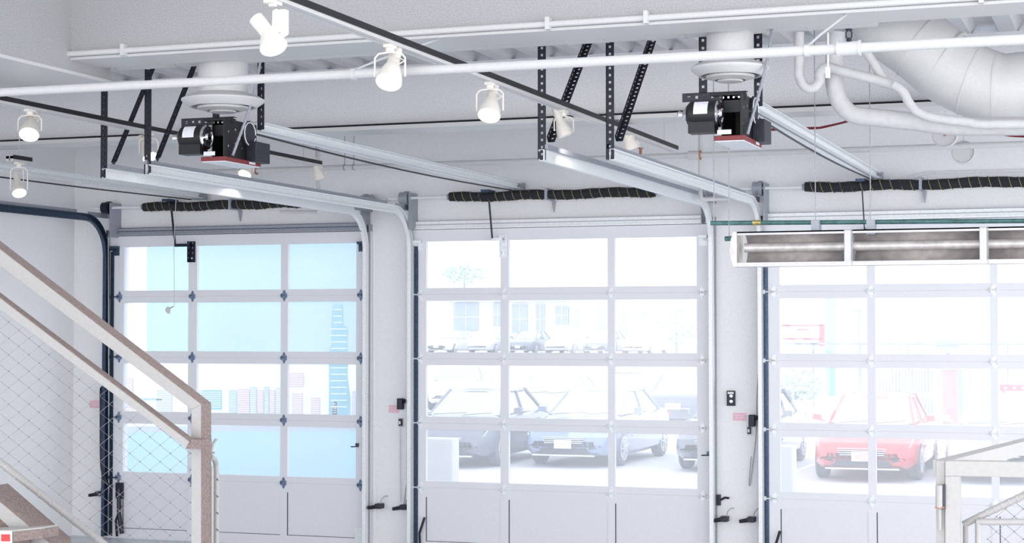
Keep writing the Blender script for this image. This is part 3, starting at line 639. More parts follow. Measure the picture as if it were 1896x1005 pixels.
cam_(746, 940, 1, 'black slide latch low on the pillar, beside the middle door track')
cam_(1340, 962, 1, 'black slide latch low on the pillar, beside the middle door right track')
cam_(1390, 963, 1, 'black slide latch low on the pillar, nearest the right door track')
cam_(182, 915, 1, 'black slide latch low on the wall at the left door, behind the net')
t = thing('door_lock_handle', 'dark lock plate with bent handle above the latch, right of middle door', 'handle', tuple(onY(1333, 922)))
wbox(G(), 1329, 915, 1335, 935, .001, .04).build('plate', 'iron', t, smooth=False)
G().tube([onY(1335, 925, D-.04), onY(1342, 921, D-.06), onY(1350, 922, D-.06)], .010, 8).build('handle', 'black', t)
def cord(pts, lab, m='galv_d', r=.004, Y=D-.03):
    tag(G().tube(smooth_path([onY(x, y, Y) for x, y in pts], 5), r, 6).build('pull_cord', m), lab, 'cord')
cord([(764, 780), (758, 860), (752, 900), (748, 935)], 'thin grey cord hanging beside the middle door left track')
cord([(741, 792), (741, 850), (742, 930)], 'thin white cord between key switch and latch, left of middle door', 'white')
cord([(1409, 640), (1402, 720), (1400, 800), (1394, 860), (1389, 895), (1387, 897), (1388, 880), (1391, 845)], 'long looping thin cord hanging beside the right door track')
t = thing('pull_cord', 'thin white pull cord with a small pale tag, in front of the left door glass', 'cord', tuple(onY(322, 568, D-.25)))
G().tube([onY(326, 364, D-.25), onY(322, 450, D-.25), onY(323, 568, D-.25)], .003, 6).build('cord', 'white', t)
G().prism([onY(305, 573, D-.25), onY(310, 567, D-.25), onY(316, 569, D-.25), onY(314, 581, D-.25), onY(309, 580, D-.25)], (0, .006, 0)).build('tag', 'white', t, smooth=False)
G().tube([onY(316, 570, D-.25), onY(321, 567, D-.25)], .004, 6).build('knot', 'dark_shade', t)
t = thing('loose_hose', 'black hose looping down the wall beside the left door', 'hose', tuple(onY(187, 720, D-.12)))
G().tube(smooth_path([onY(190, 718, D-.05), onY(187, 722, D-.14), onY(187, 760, D-.14), onY(187, 830, D-.14), onY(189, 870, D-.14), onY(197, 893, D-.14), onY(206, 900, D-.12)], 6), .014, 10).build('tube', 'black', t)
G().box(*(lambda p: (p.x-.03, p.x+.02, p.y-.02, p.y+.02, p.z-.05, p.z+.05))(onY(192, 772, D-.08))).build('clip', 'iron', t, smooth=False)
for px, py, lab in ((655, 827, 'small steel slide bolt on the left door right stile'), (1305, 843, 'small steel slide bolt on the middle door right stile')):
    c = onY(px, py, D-.06); t = thing('slide_bolt', lab, 'bolt', tuple(c))
    G().tube([c+V((-.03, 0, 0)), c+V((.05, 0, .004))], .006, 6).build('rod', 'steel_b', t); G().box(c.x+.02, c.x+.05, c.y-.01, c.y+.012, c.z+.01, c.z+.035).build('keeper', 'steel_b', t, smooth=False)

# ------------------------------------------------------------------ left stair railing (runs along X at Y=7)
SY = 7.0
def SP(x, y, Y=SY): return onY(x, y, Y)
rl = thing('stair_railing', 'white metal stair railing sloping down to the right with a square end post', 'railing', tuple(SP(372, 1000)))
def slab(pts, Y0, dep): return G().prism([onY(x, y, Y0) for x, y in pts], (0, dep, 0))
slab([(-60, 415), (372.5, 748), (372.5, 749), (354, 757.5), (-60, 447)], SY, .085).build('top_rail', 'rail_w', rl, smooth=False, bevel=.002)
pb = onY(372.5, 748, SY); pl = onY(354, 748, SY); slab([(354, 757.5), (372.5, 749), (372.5, 1130), (354, 1130)], SY, .085).build('post', 'rail_w', rl, smooth=False, bevel=.002)
def capstrip(x0, y0, x1, y1, Y0, dep, nm, par):
    a, b = onY(x0, y0, Y0-.001), onY(x1, y1, Y0-.001); n_ = V((-(b.z-a.z), 0, b.x-a.x)).normalized()*.003
    G().prism([a, b, b+n_, a+n_], (0, dep+.002, 0)).build(nm, 'rail_t', par, smooth=False)
capstrip(-60, 415, 372.5, 748, SY, .085, 'brown_top', rl)
G().prism([onY(x, y, SY-.001) for x, y in [(372.5, 749), (373.3, 749), (373.3, 1130), (372.5, 1130)]], (0, .087, 0)).build('brown_side', 'rail_t', rl, smooth=False)
HYr = SY-.10
hr = slab([(-60, 506), (350, 817), (344, 829), (-60, 528)], HYr, .05).build('handrail', 'rail_w', rl, smooth=False, bevel=.002)
capstrip(-60, 506, 350, 817, HYr, .05, 'handrail_brown_top', rl)
hp = onY(349, 822, HYr); G().box(hp.x-.02, hp.x+.06, HYr+.01, SY+.0, hp.z-.022, hp.z+.02).build('handrail_return', 'rail_t', rl, smooth=False)
# lower pipe with lacing and its net
a, b = SP(-60, 808, SY+.04), SP(215, 1025, SY+.04)
npn = thing('safety_net_panel', 'laced pipe and diamond cable net filling the left stair railing', 'net', tuple(b))
G().tube([a, b], .017, 12).build('pipe', 'rail_w', npn)
g = G(); t_ = (b-a).normalized()
for k in range(13): c = a+(b-a)*(k+.5)/13; G().tube([c, c+t_*.006], .020, 10).build('lacing_turn', 'netl', npn)
def net(x0, y0, x1, y1, inside, Y, par, m='net', px_=18.7, py_=15.2, r=.0009, kn=.0042):
    g = G(); kg = G(); nx = int((x1-x0)/px_)+1; ny = int((y1-y0)/py_)+1
    for i in range(nx):
        for j in range(ny):
            if (i+j) % 2: continue
            p = (x0+i*px_, y0+j*py_)
            if inside(*p): kg.lathe([(.0001, -kn), (kn, 0), (.0001, kn)], onY(*p, Y), (0, 0, 1), 4)
            for s in (1, -1):
                q = (p[0]+px_*s, p[1]+py_)
                if inside(*p) and inside(*q):
                    A, B = onY(*p, Y), onY(*q, Y); mid = (A+B)/2+V((.002*s, 0, -.002)); g.tube([A, mid, B], r, 3)
    o = g.build('net_cords', m, par, smooth=False); o['kind'] = 'stuff'
    o = kg.build('net_knots', m, par, smooth=False); o['kind'] = 'stuff'
up = lambda x: 520+(x)*.757; lo = lambda x: 855+x*.787
net(-40, 520, 360, 1060, lambda x, y: x < 356 and y > up(x)+30 and y < lo(x)+2, SY+.04, npn)
# second panel seen edge-on right of the post
ep = thing('edge_on_gate_panel', 'narrow laced pipe frame seen edge-on just right of the stair post', 'gate', tuple(SP(398, 1000)))
q = SP(400, 860, SY+.16)
G().tube(smooth_path([SP(390, 846, SY+.09), SP(397, 850, SY+.13), q, SP(401, 875, SY+.16)], 4)+[SP(400, 1130, SY+.16)], .013, 10).build('pipe', 'rail_w', ep)
G().tube([SP(393, 862, SY+.09), SP(393, 1130, SY+.09)], .006, 8).build('inner_rod', 'rail_w', ep)
g = G()
for k in range(8): c = SP(400, 885+k*31, SY+.16); G().tube([c+V((-.022, 0, .016)), c+V((.02, -.014, -.008))], .003, 5).build('lacing_turn', 'net', ep)
G().tube([SP(391, 842, SY+.1), SP(395, 820, SY+.1), SP(401, 812, SY+.1)], .006, 6).tube([SP(388, 838, SY+.1), SP(398, 838, SY+.1)], .005, 6).build('latch_hook', 'netl', ep)
# lower stair stringer and tread
st = thing('stair_stringer', 'tan and white sloping stair stringer in the bottom left corner', 'stair', tuple(SP(50, 1000)))
slab([(-60, 880), (110, 1020), (110, 1060), (-60, 905)], SY-.35, .05).build('stringer', 'rail_w', st, smooth=False)
capstrip(-60, 880, 110, 1020, SY-.35, .05, 'brown_top', st)
slab([(-60, 905), (60, 1010), (60, 1050), (-60, 950)], SY-.30, .3).build('inner_stringer', 'rail_t', st, smooth=False)
td = thing('stair_tread', 'box-ended stair tread with a red square sticker, bottom left corner', 'stair tread', tuple(SP(40, 1000, SY-.5)))
slab([(-60, 983), (23, 983), (79, 978), (79, 996), (24, 1003), (24, 1040), (-60, 1040)], SY-.5, .12).build('tread_bar', 'rail_t', td, smooth=False)
slab([(-60, 981), (23, 981), (79, 976), (79, 978.5), (24, 984), (-60, 984)], SY-.503, .12).build('tread_edge', 'rail_w', td, smooth=False)
slab([(-30, 983), (22, 983), (22, 1005), (-30, 1005)], SY-.506, .004).build('sticker_border', 'label', td, smooth=False)
rs = slab([(2, 989), (18, 989), (18, 1002), (2, 1002)], SY-.509, .004).build('red_square', mat('red_sticker', (214, 70, 70), .6), td, smooth=False); rs['label'] = 'red sticker square'

# ------------------------------------------------------------------ right railing
RY = 6.0
rr = thing('landing_railing', 'white square tube railing corner at the lower right', 'railing', tuple(onY(1765, 1000, RY)))
slab([(1750, 853), (1960, 856), (1960, 885.5), (1779, 881.5), (1750, 881.5)], RY, .055).build('cross_rail', 'rail_w', rr, smooth=False, bevel=.002)
slab([(1750, 881.5), (1777, 881.5), (1777, 1130), (1750, 1130)], RY, .055).build('post', 'rail_w', rr, smooth=False, bevel=.002)
slab([(1733, 853), (1750, 853), (1750, 1130), (1733, 1130)], RY+.03, .055).build('back_post', 'rail_w', rr, smooth=False, bevel=.002)
dd = V((.55, .835, 0)); p0 = onY(1747, 853, RY+.05); pe = onY(2010, 777, RY+2.6)
e = V((pe.x, pe.y, p0.z)); 
# receding level top rail
dirn = V((math.tan(math.radians(8.6)), 1, 0)).normalized(); q0 = onY(1742, 852, RY+.04); q1 = q0+dirn*3.2
G().beam(q0+V((0, 0, -.026)), q1+V((0, 0, -.026)), .055, .052).build('receding_rail', 'rail_w', rr, smooth=False, bevel=.002)
hg = thing('gate_hinge', 'white barrel hinge with rust at its lower end on the right railing post', 'hinge', tuple(onY(1741, 920, RY)))
G().tube([onY(1740, 898, RY+.0), onY(1740, 939, RY+.0)], .014, 12).build('barrel', 'rail_w', hg)
G().tube([onY(1740, 939, RY), onY(1740, 981, RY)], .006, 8).build('pin', 'rail_w', hg)
slab([(1731, 938), (1749, 938), (1749, 941), (1731, 941)], RY-.012, .02).build('rust_band', 'rust', hg, smooth=False)
slab([(1745, 897), (1750, 897), (1750, 943), (1745, 943)], RY-.01, .02).build('leaf', 'dark_shade', hg, smooth=False)
gt = thing('laced_gate', 'pipe framed gate with diamond net inside the lower right railing', 'gate', tuple(onY(1800, 1000, RY+.1)))
GY = RY+.12
G().tube([onY(1784, 971, GY), onY(1810, 958, GY), onY(1960, 886, GY)], .012, 12).build('top_pipe', 'rail_w', gt)
g = G(); a, b = onY(1806, 960, GY), onY(1960, 886, GY); t_ = (b-a).normalized()
for k in range(11): c = a+(b-a)*(k+.6)/11; G().tube([c, c+t_*.004], .0145, 10).build('lacing_turn', 'netl', gt)
G().tube([onY(1808, 966, GY-.02), onY(1960, 966, GY-.02)], .011, 12).build('cross_pipe', 'rail_w', gt)
G().tube([onY(1788, 972, GY), onY(1788, 1130, GY)], .009, 12).build('stile', 'rail_w', gt)
G().tube([onY(1811, 966, GY-.02), onY(1811, 1130, GY-.02)], .010, 12).build('stile', 'rail_w', gt)
net(1812, 900, 1960, 1100, lambda x, y: x > 1814 and y > 957-(x-1812)*.47, GY, gt, px_=16.5, py_=14, r=.0011, kn=.003)

# ------------------------------------------------------------------ outside: printed skyline panel beyond the left door
MY = 18.6
MU = lambda x, y: onY(x, y, MY)
M['m_sky'] = mat('print_sky', (172, 207, 222), .6, var=.04, scale=.8)
M['m_water'] = mat('print_water', (166, 210, 226), .6, var=.03, scale=.7)
M['m_cloud'] = mat('print_cloud', (240, 246, 248), .6, var=.03, scale=.8)
M['m_teal'] = mat('print_teal', (118, 184, 200), .6, var=.1, scale=12)
M['m_teal2'] = mat('print_pale_teal', (160, 198, 208), .6, var=.12, scale=14)
M['m_pink'] = mat('print_pale_pink', (216, 186, 200), .6, var=.06, scale=14)
M['m_grey'] = mat('print_pale_grey', (186, 196, 210), .6, var=.08, scale=14)
mu = thing('skyline_banner', 'large printed banner of a lakeside city skyline standing outside the left door', 'banner', tuple(MU(450, 900)))
G().box(MU(180, 600).x, MU(712, 600).x, MY, MY+.08, -.35, 3.9).build('board', 'm_cloud', mu, smooth=False)
def pr_(pts, m, k, nm, par=mu): return G().prism([onY(x, y, MY-.002*k-.001) for x, y in pts], (0, .0015, 0)).build(nm, m, par, smooth=False)
pr_([(272, 400), (712, 400), (712, 672), (600, 668), (272, 655)], 'm_sky', 1, 'printed_sky')
pr_([(180, 800), (712, 797), (712, 980), (180, 980)], 'm_water', 1, 'printed_water')
pr_([(180, 790), (400, 788), (712, 793), (712, 797), (180, 800)], 'm_grey', 2, 'printed_shoreline')
tw = pr_([(609, 790), (609, 645), (613, 640), (613, 603), (616, 563), (634, 563), (636, 603), (643, 605), (643, 700), (648, 735), (648, 790)], 'm_teal', 3, 'printed_tower')
g = G()
for k in range(16):
    y = 572+k*12; x0, x1 = ((617, 633) if y < 603 else (612, 642))
    g.prism([onY(x0, y, MY-.009), onY(x1, y, MY-.009), onY(x1, y+1.6, MY-.009), onY(x0, y+1.6, MY-.009)], (0, .001, 0))
g.build('window_bands', 'm_cloud', tw, smooth=False)
rb = [(352, 722, 374, 764, 'm_teal2'), (376, 722, 410, 758, 'm_teal'), (424, 722, 438, 768, 'm_teal2'), (440, 720, 462, 768, 'm_pink'), (463, 716, 475, 768, 'm_grey'), (476, 722, 488, 768, 'm_pink'), (489, 716, 498, 768, 'm_teal2'), (499, 722, 509, 768, 'm_pink'), (510, 718, 524, 768, 'm_grey'), (536, 690, 562, 716, 'm_pink'), (541, 728, 560, 768, 'm_pink'), (576, 736, 592, 768, 'm_pink'), (616, 744, 624, 768, 'm_teal2'), (290, 722, 318, 766, 'm_grey'), (256, 737, 300, 741, 'm_teal2'), (652, 724, 658, 768, 'm_grey'), (236, 700, 246, 766, 'm_pink')]
for x0, y0, x1, y1, m_ in rb:
    o = pr_([(x0, y0), (x1, y0), (x1, y1), (x0, y1)], m_, 3, 'printed_building')
    g = G(); y = y0+3
    while y < y1-2 and y1-y0 > 20:
        g.prism([onY(x0+1, y, MY-.009), onY(x1-1, y, MY-.009), onY(x1-1, y+1.3, MY-.009), onY(x0+1, y+1.3, MY-.009)], (0, .001, 0)); y += 4
    if g.v: g.build('window_bands', 'm_cloud', o, smooth=False)
# white bollard covers outside the other doors
for px0, px1, lab in ((780, 838, 'blurred white concrete block outside the middle door'), (1436, 1468, 'blurred white concrete block outside the right door')):
    a, b = onY(px0, 900, 17.0), onY(px1, 800, 17.0)
    o = G().box(a.x, b.x, 17.0, 17.2, -.3, .98).build('concrete_block', 'white', bevel=.02); tag(o, lab, 'block')

# ------------------------------------------------------------------ cars
M['glassd'] = mat('car_glass', (175, 184, 196), .06, var=.02, coat=.6, spec=1)  # pale tone puts the sky's reflection into the glass colour
M['tyre'] = mat('tyre_rubber', (100, 102, 112), .8)
M['rim'] = mat('alloy_rim', (225, 228, 232), .35, metal=.3)
M['plastic'] = mat('dark_plastic', (60, 64, 74), .5)
M['plate'] = mat('plate_white', (236, 236, 240), .5)
M['lamp'] = mat('headlamp_lens', (215, 222, 230), .1, coat=1)
M['tail'] = mat('tail_lamp', (200, 60, 70), .2, coat=1)
paints = {k: mat('car_paint_'+k, c, .22, var=.02, coat=.8) for k, c in dict(blue=(128, 148, 186), red=(210, 76, 76), dark=(112, 120, 138), silver=(206, 210, 218), white=(232, 234, 238), black=(100, 107, 124)).items()}
def car(loc, rot, paint, label, kind='sedan', detail=True, tall=1.0, group=None):
    """local x points to the front"""
    t = thing('car' if kind != 'suv' else 'suv', label, 'car', loc, rot=rot, local=True, group=group)
    pm = paints[paint]; Lh = 2.32; suv = kind == 'suv'
    hood = 1.02 if suv else .92; belt = 1.08 if suv else .96; roof = 1.72 if suv else 1.45
    st = [(-Lh, .52, .86 if not suv else 1.0, .66), (-Lh+.06, .34, belt-.04, .78), (-1.9, .24, belt+.04, .87), (-1.4, .2, belt+.02, .91), (-.3, .18, belt, .92), (.75, .18, belt, .92), (1.2, .2, hood+.02, .91), (1.75, .22, hood-.08, .88), (2.1, .24, hood-.18, .82), (Lh-.06, .3, hood-.28, .72), (Lh, .42, hood-.36, .6)]
    g = G(); ring = []
    for x, zb, zt, hw in st:
        m = (zb+zt)/2; r_ = [(hw*.86, zb), (hw*.98, zb+.08), (hw, m-.05), (hw*.985, zt-.16), (hw*.93, zt-.05), (hw*.7, zt), (0, zt+.015)]
        rr_ = r_+[(-a, b) for a, b in r_[-2::-1]]; ring.append(len(g.v)); g.v += [V((x, a, b)) for a, b in rr_]; n = len(rr_)
    for i in range(len(st)-1):
        for k in range(n): g.f.append([ring[i]+k, ring[i]+(k+1) % n, ring[i+1]+(k+1) % n, ring[i+1]+k])
    g.f.append([ring[0]+k for k in range(n)]); g.f.append([ring[-1]+k for k in range(n)][::-1])
    g.build('body', pm, t)
    # greenhouse
    cb = [(-1.75 if not suv else -2.15, .70, belt), (1.02, .74, belt-.01)]; ct = [(-1.0 if not suv else -1.9, .56, roof-.05), (.25, .58, roof-.04)]
    g = G(); a, b = cb; c, d = ct; mx = -.35
    g.add([(a[0], -a[1], a[2]), (a[0], a[1], a[2]), (b[0], b[1], b[2]), (b[0], -b[1], b[2]), (c[0], -c[1], c[2]), (c[0], c[1], c[2]), (d[0], d[1], d[2]), (d[0], -d[1], d[2])],
          [(0, 1, 5, 4), (1, 2, 6, 5), (2, 3, 7, 6), (3, 0, 4, 7)]); g.build('windows', 'glassd', t, smooth=False)
    g = G(); n = 7
    rows = [(c[0]-.06, .50, roof-.09), (c[0]+.12, .58, roof-.02), (mx, .62, roof), (d[0]-.15, .60, roof-.01), (d[0]+.07, .54, roof-.07)]
    for x, hw, z in rows: g.v += [V((x, hw*(-1+2*k/(n-1)), z-.055*abs(-1+2*k/(n-1))**3)) for k in range(n)]
    for i in range(4):
        for k in range(n-1): g.f.append([i*n+k, i*n+k+1, (i+1)*n+k+1, (i+1)*n+k])
    o = g.build('roof', pm, t); md = o.modifiers.new('s', 'SOLIDIFY'); md.thickness = .03
    for s in (-1, 1):
        g = G(); g.beam((a[0], s*a[1], a[2]-.02), (c[0], s*c[1], c[2]), .07, .05).beam((b[0], s*b[1], b[2]-.02), (d[0], s*d[1], d[2]), .05, .04).beam((-.38, s*.74, belt), (-.38, s*.59, roof-.05), .03, .07, up=(1, 0, 0))
        g.build('pillar', pm, t, smooth=False)
    for x in (-1.38, 1.36):
        for s in (-1, 1):
            G().lathe([(.0001, 0), (.365, 0), (.365, .012)], (x, s*.84, .36), (0, s, 0), 24).box(x-.3, x+.3, min(s*.5, s*.86), max(s*.5, s*.86), .18, .4).build('wheel_arch', 'plastic', t)
            wh = G().lathe([(.0001, -.1), (.30, -.1), (.33, -.07), (.33, .07), (.30, .1), (.22, .1)], (x, s*.80, .33), (0, s, 0), 28).build('wheel', 'tyre', t)
            g = G().lathe([(.225, .0), (.225, .012), (.2, .015), (.195, .0)], (x, s*.895, .33), (0, s, 0), 24).lathe([(.05, .02), (.0001, .024)], (x, s*.895, .33), (0, s, 0), 10)
            for k in range(7):
                an = k*2*math.pi/7; g.beam((x, s*.905, .33), (x+.21*math.cos(an), s*.905, .33+.21*math.sin(an)), .02, .045, up=(0, 1, 0))
            g.build('rim', 'rim', wh)
    if not detail: return t
    for s in (-1, 1):
        g = G().prism([(.66, s*.92, belt+.02), (.66, s*1.08, belt+.04), (.66, s*1.07, belt+.14), (.66, s*.93, belt+.13)], (.1, 0, -.01)).beam((.72, s*.86, belt), (.72, s*1.0, belt+.04), .03, .03)
        g.build('mirror', pm, t)
        G().prism([(1.80, s*.80, hood-.17), (2.17, s*.46, hood-.29), (2.25, s*.46, hood-.39), (2.1, s*.76, hood-.33)], (.03, s*.035, .02)).build('headlamp', 'lamp', t, smooth=False)
        G().prism([(2.285, s*.48, .36), (2.2, s*.68, .38), (2.17, s*.70, .50), (2.27, s*.53, .47)], (.05, s*.03, 0)).build('fog_lamp_recess', 'plastic', t, smooth=False)
        G().lathe([(.045, 0), (.04, .02), (.0001, .022)], (2.26, s*.60, .43), (1, s*.3, 0), 12).build('fog_lamp', 'lamp', t)
        G().prism([(-2.22, s*.55, belt-.2), (-2.1, s*.80, belt-.18), (-2.1, s*.80, belt-.05), (-2.24, s*.55, belt-.07)], (-.06, s*.02, 0)).build('tail_lamp', 'tail', t, smooth=False)
        G().beam((.9, s*.925, .55), (-1.1, s*.925, .58), .012, .03).build('side_moulding', pm, t, smooth=False)
        for xx in (.15, -.9): G().beam((xx, s*.93, .82), (xx-.17, s*.93, .82), .02, .025).build('door_handle', 'rim', t, smooth=False)
    gr = G().prism([(2.28, -.42, hood-.34), (2.28, .42, hood-.34), (2.32, .36, hood-.46), (2.32, -.36, hood-.46)], (.03, 0, .0)).build('grille', 'plastic', t, smooth=False)
    g = G()
    for k in range(4): g.beam((2.34+k*.006, -.42+k*.015, hood-.34-k*.035), (2.34+k*.006, .42-k*.015, hood-.34-k*.035), .02, .012)
    g.build('grille_bar', 'rim', gr, smooth=False)
    G().prism([(2.30, -.5, .27), (2.30, .5, .27), (2.33, .44, .38), (2.33, -.44, .38)], (.03, 0, 0)).build('lower_intake', 'plastic', t, smooth=False)
    G().beam((2.33, -.62, .24), (2.33, .62, .24), .06, .025).build('bumper_lip', 'rim', t, smooth=False)
    pl = G().box(2.36, 2.375, -.17, .17, .37, .53).build('number_plate', 'plate', t, smooth=False)
    if paint == 'red':
        g = G()
        for k in range(4): g.box(2.375, 2.377, -.13+.01*k, .12-.02*(k % 2), .40+k*.03, .408+k*.03)
        g.build('plate_print', mat('plate_red_print', (190, 90, 100), .6), pl, smooth=False)
    G().box(-2.36, -2.335, -.2, .2, .58, .74).build('rear_plate', 'plate', t, smooth=False)
    G().beam((-.9+2.2, -.55, belt+.01), (1.15, .1, belt+.04), .012, .012).beam((1.25, .05, belt+.0), (1.12, .6, belt+.04), .012, .012).build('wiper', 'plastic', t)
    return t
def cpos(px, py, dy=0, dx=0):
    p = onZ(px, py, GZ); return (p.x+dx, p.y+dy, GZ)
FA = -math.pi/2
car(cpos(1066, 862, 1.7), FA-.02, 'blue', 'pale blue sedan facing the middle door, blank plate, in the parking lot')
car(cpos(1598, 890, 1.9, 0), FA+.02, 'red', 'red sedan facing the right door')
car(cpos(838, 862, 1.6), FA+.02, 'black', 'dark sedan parked left of the pale blue sedan')
car(cpos(1340, 872, 1.8), FA, 'black', 'dark sedan parked between the pale blue and the red sedan')
car(cpos(1850, 893, 1.8), FA, 'white', 'white sedan parked right of the red sedan')
car(cpos(985, 800, 2.0), FA+.05, 'silver', 'silver sedan in the second row behind the dark sedan')
car(cpos(1262, 795, 1.0), math.pi/2+.05, 'dark', 'dark car seen from behind with red tail lamp, second row')
car(cpos(1190, 745, 0), math.pi-.4, 'white', 'white sport utility vehicle with dark windows far back', 'suv', False)
car(cpos(850, 755, 0), FA+.3, 'white', 'white car far back behind the dark sedan', 'sedan', False)
ords = ['leftmost', 'second', 'third', 'fourth', 'fifth', 'sixth']
for k in range(6):
    px = 838+k*72; q = onY(px, 640, 106); pn = ['white', 'silver', 'dark', 'silver', 'dark', 'white'][k]
    car((q.x, 106+random.uniform(-.5, .5), .6), FA+random.uniform(-.08, .08), pn, '%s distant %s car in the row before the dealership building%s' % (ords[k], pn, '' if k == 0 else ', counted from the left'), 'sedan', k % 2 == 0, group='distant cars before the dealership building')

# ------------------------------------------------------------------ distant buildings and street things
M['far_wall'] = mat('far_pale_wall', (240, 240, 242), .8)  # far wall, window and leaf tones are paled to stand for haze
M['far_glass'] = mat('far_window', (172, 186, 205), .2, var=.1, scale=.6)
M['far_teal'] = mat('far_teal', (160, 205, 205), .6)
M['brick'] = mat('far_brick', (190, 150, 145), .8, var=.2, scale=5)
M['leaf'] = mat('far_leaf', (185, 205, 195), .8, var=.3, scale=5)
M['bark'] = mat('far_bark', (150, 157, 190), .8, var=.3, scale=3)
M['far_red'] = mat('far_red', (205, 90, 105), .7)
FY = 120
F_ = lambda x, y, Y=FY: onY(x, y, Y)
def fb(g, x0, y0, x1, y1, Y, d): a, b = onY(x0, y0, Y), onY(x1, y1, Y); return g.box(a.x, b.x, Y, Y+d, b.z, a.z)
bl = thing('dealership_building', 'pale low building with tall dark windows far beyond the middle door', 'building', (F_(1050, 640).x, FY, GZ))
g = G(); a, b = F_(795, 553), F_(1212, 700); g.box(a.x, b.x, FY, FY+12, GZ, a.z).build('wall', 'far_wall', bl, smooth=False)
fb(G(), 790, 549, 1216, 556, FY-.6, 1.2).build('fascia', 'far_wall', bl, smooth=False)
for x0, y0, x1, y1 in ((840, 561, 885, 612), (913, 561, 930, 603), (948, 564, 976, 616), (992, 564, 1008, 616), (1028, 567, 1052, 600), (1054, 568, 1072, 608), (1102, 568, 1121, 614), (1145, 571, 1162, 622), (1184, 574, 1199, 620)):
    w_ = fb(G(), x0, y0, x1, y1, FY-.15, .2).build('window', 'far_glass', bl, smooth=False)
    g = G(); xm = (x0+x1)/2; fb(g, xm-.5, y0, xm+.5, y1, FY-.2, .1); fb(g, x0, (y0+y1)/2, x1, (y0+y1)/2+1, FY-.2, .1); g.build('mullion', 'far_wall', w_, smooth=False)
def tree(px, py0, py1, r, Y, lab, m='leaf', n=260):
    c = onY(px, (py0+py1)/2, Y); hz = (onY(px, py0, Y).z-onY(px, py1, Y).z)/2; rx = r/FPX*Y
    t = thing('tree', lab, 'tree', (c.x, Y, GZ)); g = G()
    for _ in range(n):
        while True:
            q = V([random.uniform(-1, 1) for _ in range(3)])
            if q.length < 1: break
        o = c+V((q.x*rx, q.y*rx, q.z*hz)); s = rx*.13; a = V([random.uniform(-1, 1) for _ in range(3)]).normalized()*s; b = a.orthogonal().normalized()*s
        g.add([o-a, o+b*.5, o+a, o-b*.5], [(0, 1, 2, 3)])
    f = g.build('foliage', m, t, smooth=False); f['kind'] = 'stuff'
    G().tube([(c.x, Y, GZ), (c.x, Y, c.z)], [rx*.08, rx*.04], 8).build('trunk', 'bark', t)
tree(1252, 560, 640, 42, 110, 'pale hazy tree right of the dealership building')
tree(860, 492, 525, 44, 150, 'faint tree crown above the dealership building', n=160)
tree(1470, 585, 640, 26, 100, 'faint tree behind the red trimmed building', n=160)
# street things beyond the right door
rbld = thing('storefront', 'pale storefront with red roof stripes beyond the right door', 'building', (onY(1485, 640, 90).x, 90, GZ))
a, b = onY(1440, 602, 90), onY(1525, 700, 90); G().box(a.x, b.x, 90, 96, GZ, a.z).build('wall', 'far_wall', rbld, smooth=False)
for x0, y0, x1, y1 in ((1448, 601, 1522, 603), (1476, 609, 1495, 611), (1448, 626, 1522, 628), (1517, 600, 1526, 640)): fb(G(), x0, y0, x1, y1, 89.8, .3).build('red_stripe', 'far_red', rbld, smooth=False)
o = fb(G(), 1528, 545, 1547, 740, 70, .4).build('signpost', 'far_teal'); tag(o, 'pale teal pylon standing beyond the right door', 'pylon')
t = thing('lamp_post', 'thin grey lamp post beyond the right door', 'post', (onY(1590, 700, 75).x, 75, GZ))
q = onY(1590, 575, 75); G().tube([(q.x, 75, GZ), (q.x, 75, q.z)], .05, 8).build('pole', 'galv_d', t); G().box(q.x-.3, q.x+.1, 74.9, 75.1, q.z-.05, q.z+.05).build('lamp_head', 'galv_d', t, smooth=False)
t = thing('fence', 'long thin rail fence crossing the far side of the lot, right door', 'fence', (onY(1700, 636, 60).x, 60, GZ))
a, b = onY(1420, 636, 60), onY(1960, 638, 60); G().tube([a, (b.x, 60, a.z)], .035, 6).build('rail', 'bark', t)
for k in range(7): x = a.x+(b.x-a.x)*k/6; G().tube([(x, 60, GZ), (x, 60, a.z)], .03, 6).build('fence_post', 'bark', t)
t = thing('box_sign', 'blue grey box sign behind the red sedan', 'sign', (onY(1755, 655, 58).x, 58, GZ))
fb(G(), 1733, 628, 1776, 653, 58, .3).build('sign_box', 'far_glass', t, smooth=False); fb(G(), 1733, 636, 1776, 640, 57.95, .06).build('stripe', 'bark', t, smooth=False)
q = onY(1755, 652, 58); G().tube([(q.x, 58.1, GZ), (q.x, 58.1, q.z)], .06, 8).build('post', 'bark', t)
t = thing('slatted_screen', 'blue grey slatted screen behind the red sedan roof', 'screen', (onY(1675, 735, 48).x, 48, GZ))
for k in range(17):
    x = 1627+k*6; q, q2 = onY(x, 684, 48), onY(x+3.6, 740, 48); G().box(q.x, q2.x, 48, 48.05, GZ, q.z+random.uniform(-.05, .05)).build('slat', 'bark', t, smooth=False)
t = thing('brick_pillar', 'small brick pillar beside the slatted screen', 'pillar', (onY(1758, 720, 50).x, 50, GZ))
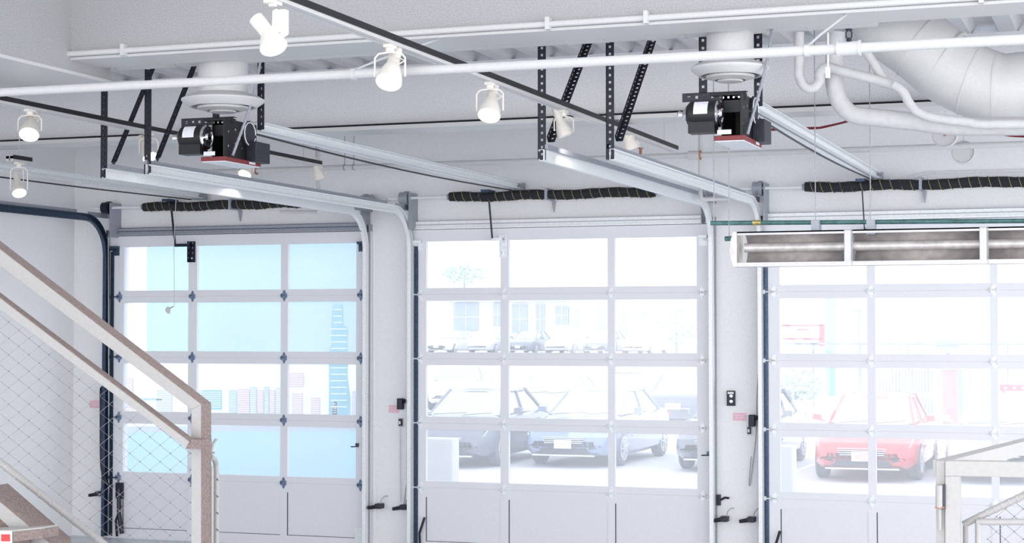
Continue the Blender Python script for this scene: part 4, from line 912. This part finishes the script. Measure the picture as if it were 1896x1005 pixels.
q, q2 = onY(1745, 684, 50), onY(1772, 720, 50); G().box(q.x, q2.x, 50, 50.4, GZ, q.z).build('shaft', 'brick', t, smooth=False)
G().box(q.x-.05, q2.x+.05, 49.95, 50.45, q.z, q.z+.05).build('cap', 'far_wall', t, smooth=False)
o = fb(G(), 1775, 684, 1782, 781, 50.5, .1).build('teal_marker', 'far_teal'); tag(o, 'narrow pale teal marker beside the brick pillar', 'marker')
t = thing('red_bench', 'low red barrier with white dots at the right edge', 'barrier', (onY(1880, 720, 40).x, 40, GZ))
fb(G(), 1851, 712, 1930, 724, 40, .1).build('board', 'far_red', t, smooth=False)
for px in (1862, 1878, 1894): q = onY(px, 718, 39.99); G().disc(q, (0, -1, 0), .035, 10).build('dot', 'plate', t)
q = onY(1858, 720, 40.05); G().tube([(q.x, 40.05, GZ), (q.x, 40.05, q.z)], .04, 6).build('leg', 'bark', t)
def shrub(x0, x1, y0, y1, Y, lab):
    g = G(); a, b = onY(x0, y1, Y), onY(x1, y0, Y)
    for _ in range(320):
        o = V((random.uniform(a.x, b.x), Y+random.uniform(-.5, .5), random.uniform(GZ, b.z))); s = .09; n_ = V([random.uniform(-1, 1) for _ in range(3)]).normalized(); u = n_.orthogonal()*s; v_ = n_.cross(u)
        g.add([o-u, o+v_*.5, o+u, o-v_*.5], [(0, 1, 2, 3)])
    t = thing('hedge', lab, 'hedge', ((a.x+b.x)/2, Y, GZ)); f = g.build('foliage', 'leaf', t, smooth=False); f['kind'] = 'stuff'
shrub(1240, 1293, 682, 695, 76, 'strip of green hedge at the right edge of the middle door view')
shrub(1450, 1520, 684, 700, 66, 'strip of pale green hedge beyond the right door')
# parking bay line
a = onZ(1400, 905, GZ); 
for px, py in ((1468, 875), (1210, 830)):
    q = onZ(px, py, GZ); o = G().box(q.x-.05, q.x+.05, q.y-1.5, q.y+3, GZ, GZ+.006).build('bay_line', 'line', smooth=False); tag(o, 'white painted bay line beside the %s' % ('red sedan' if px > 1300 else 'pale blue sedan'), 'line')
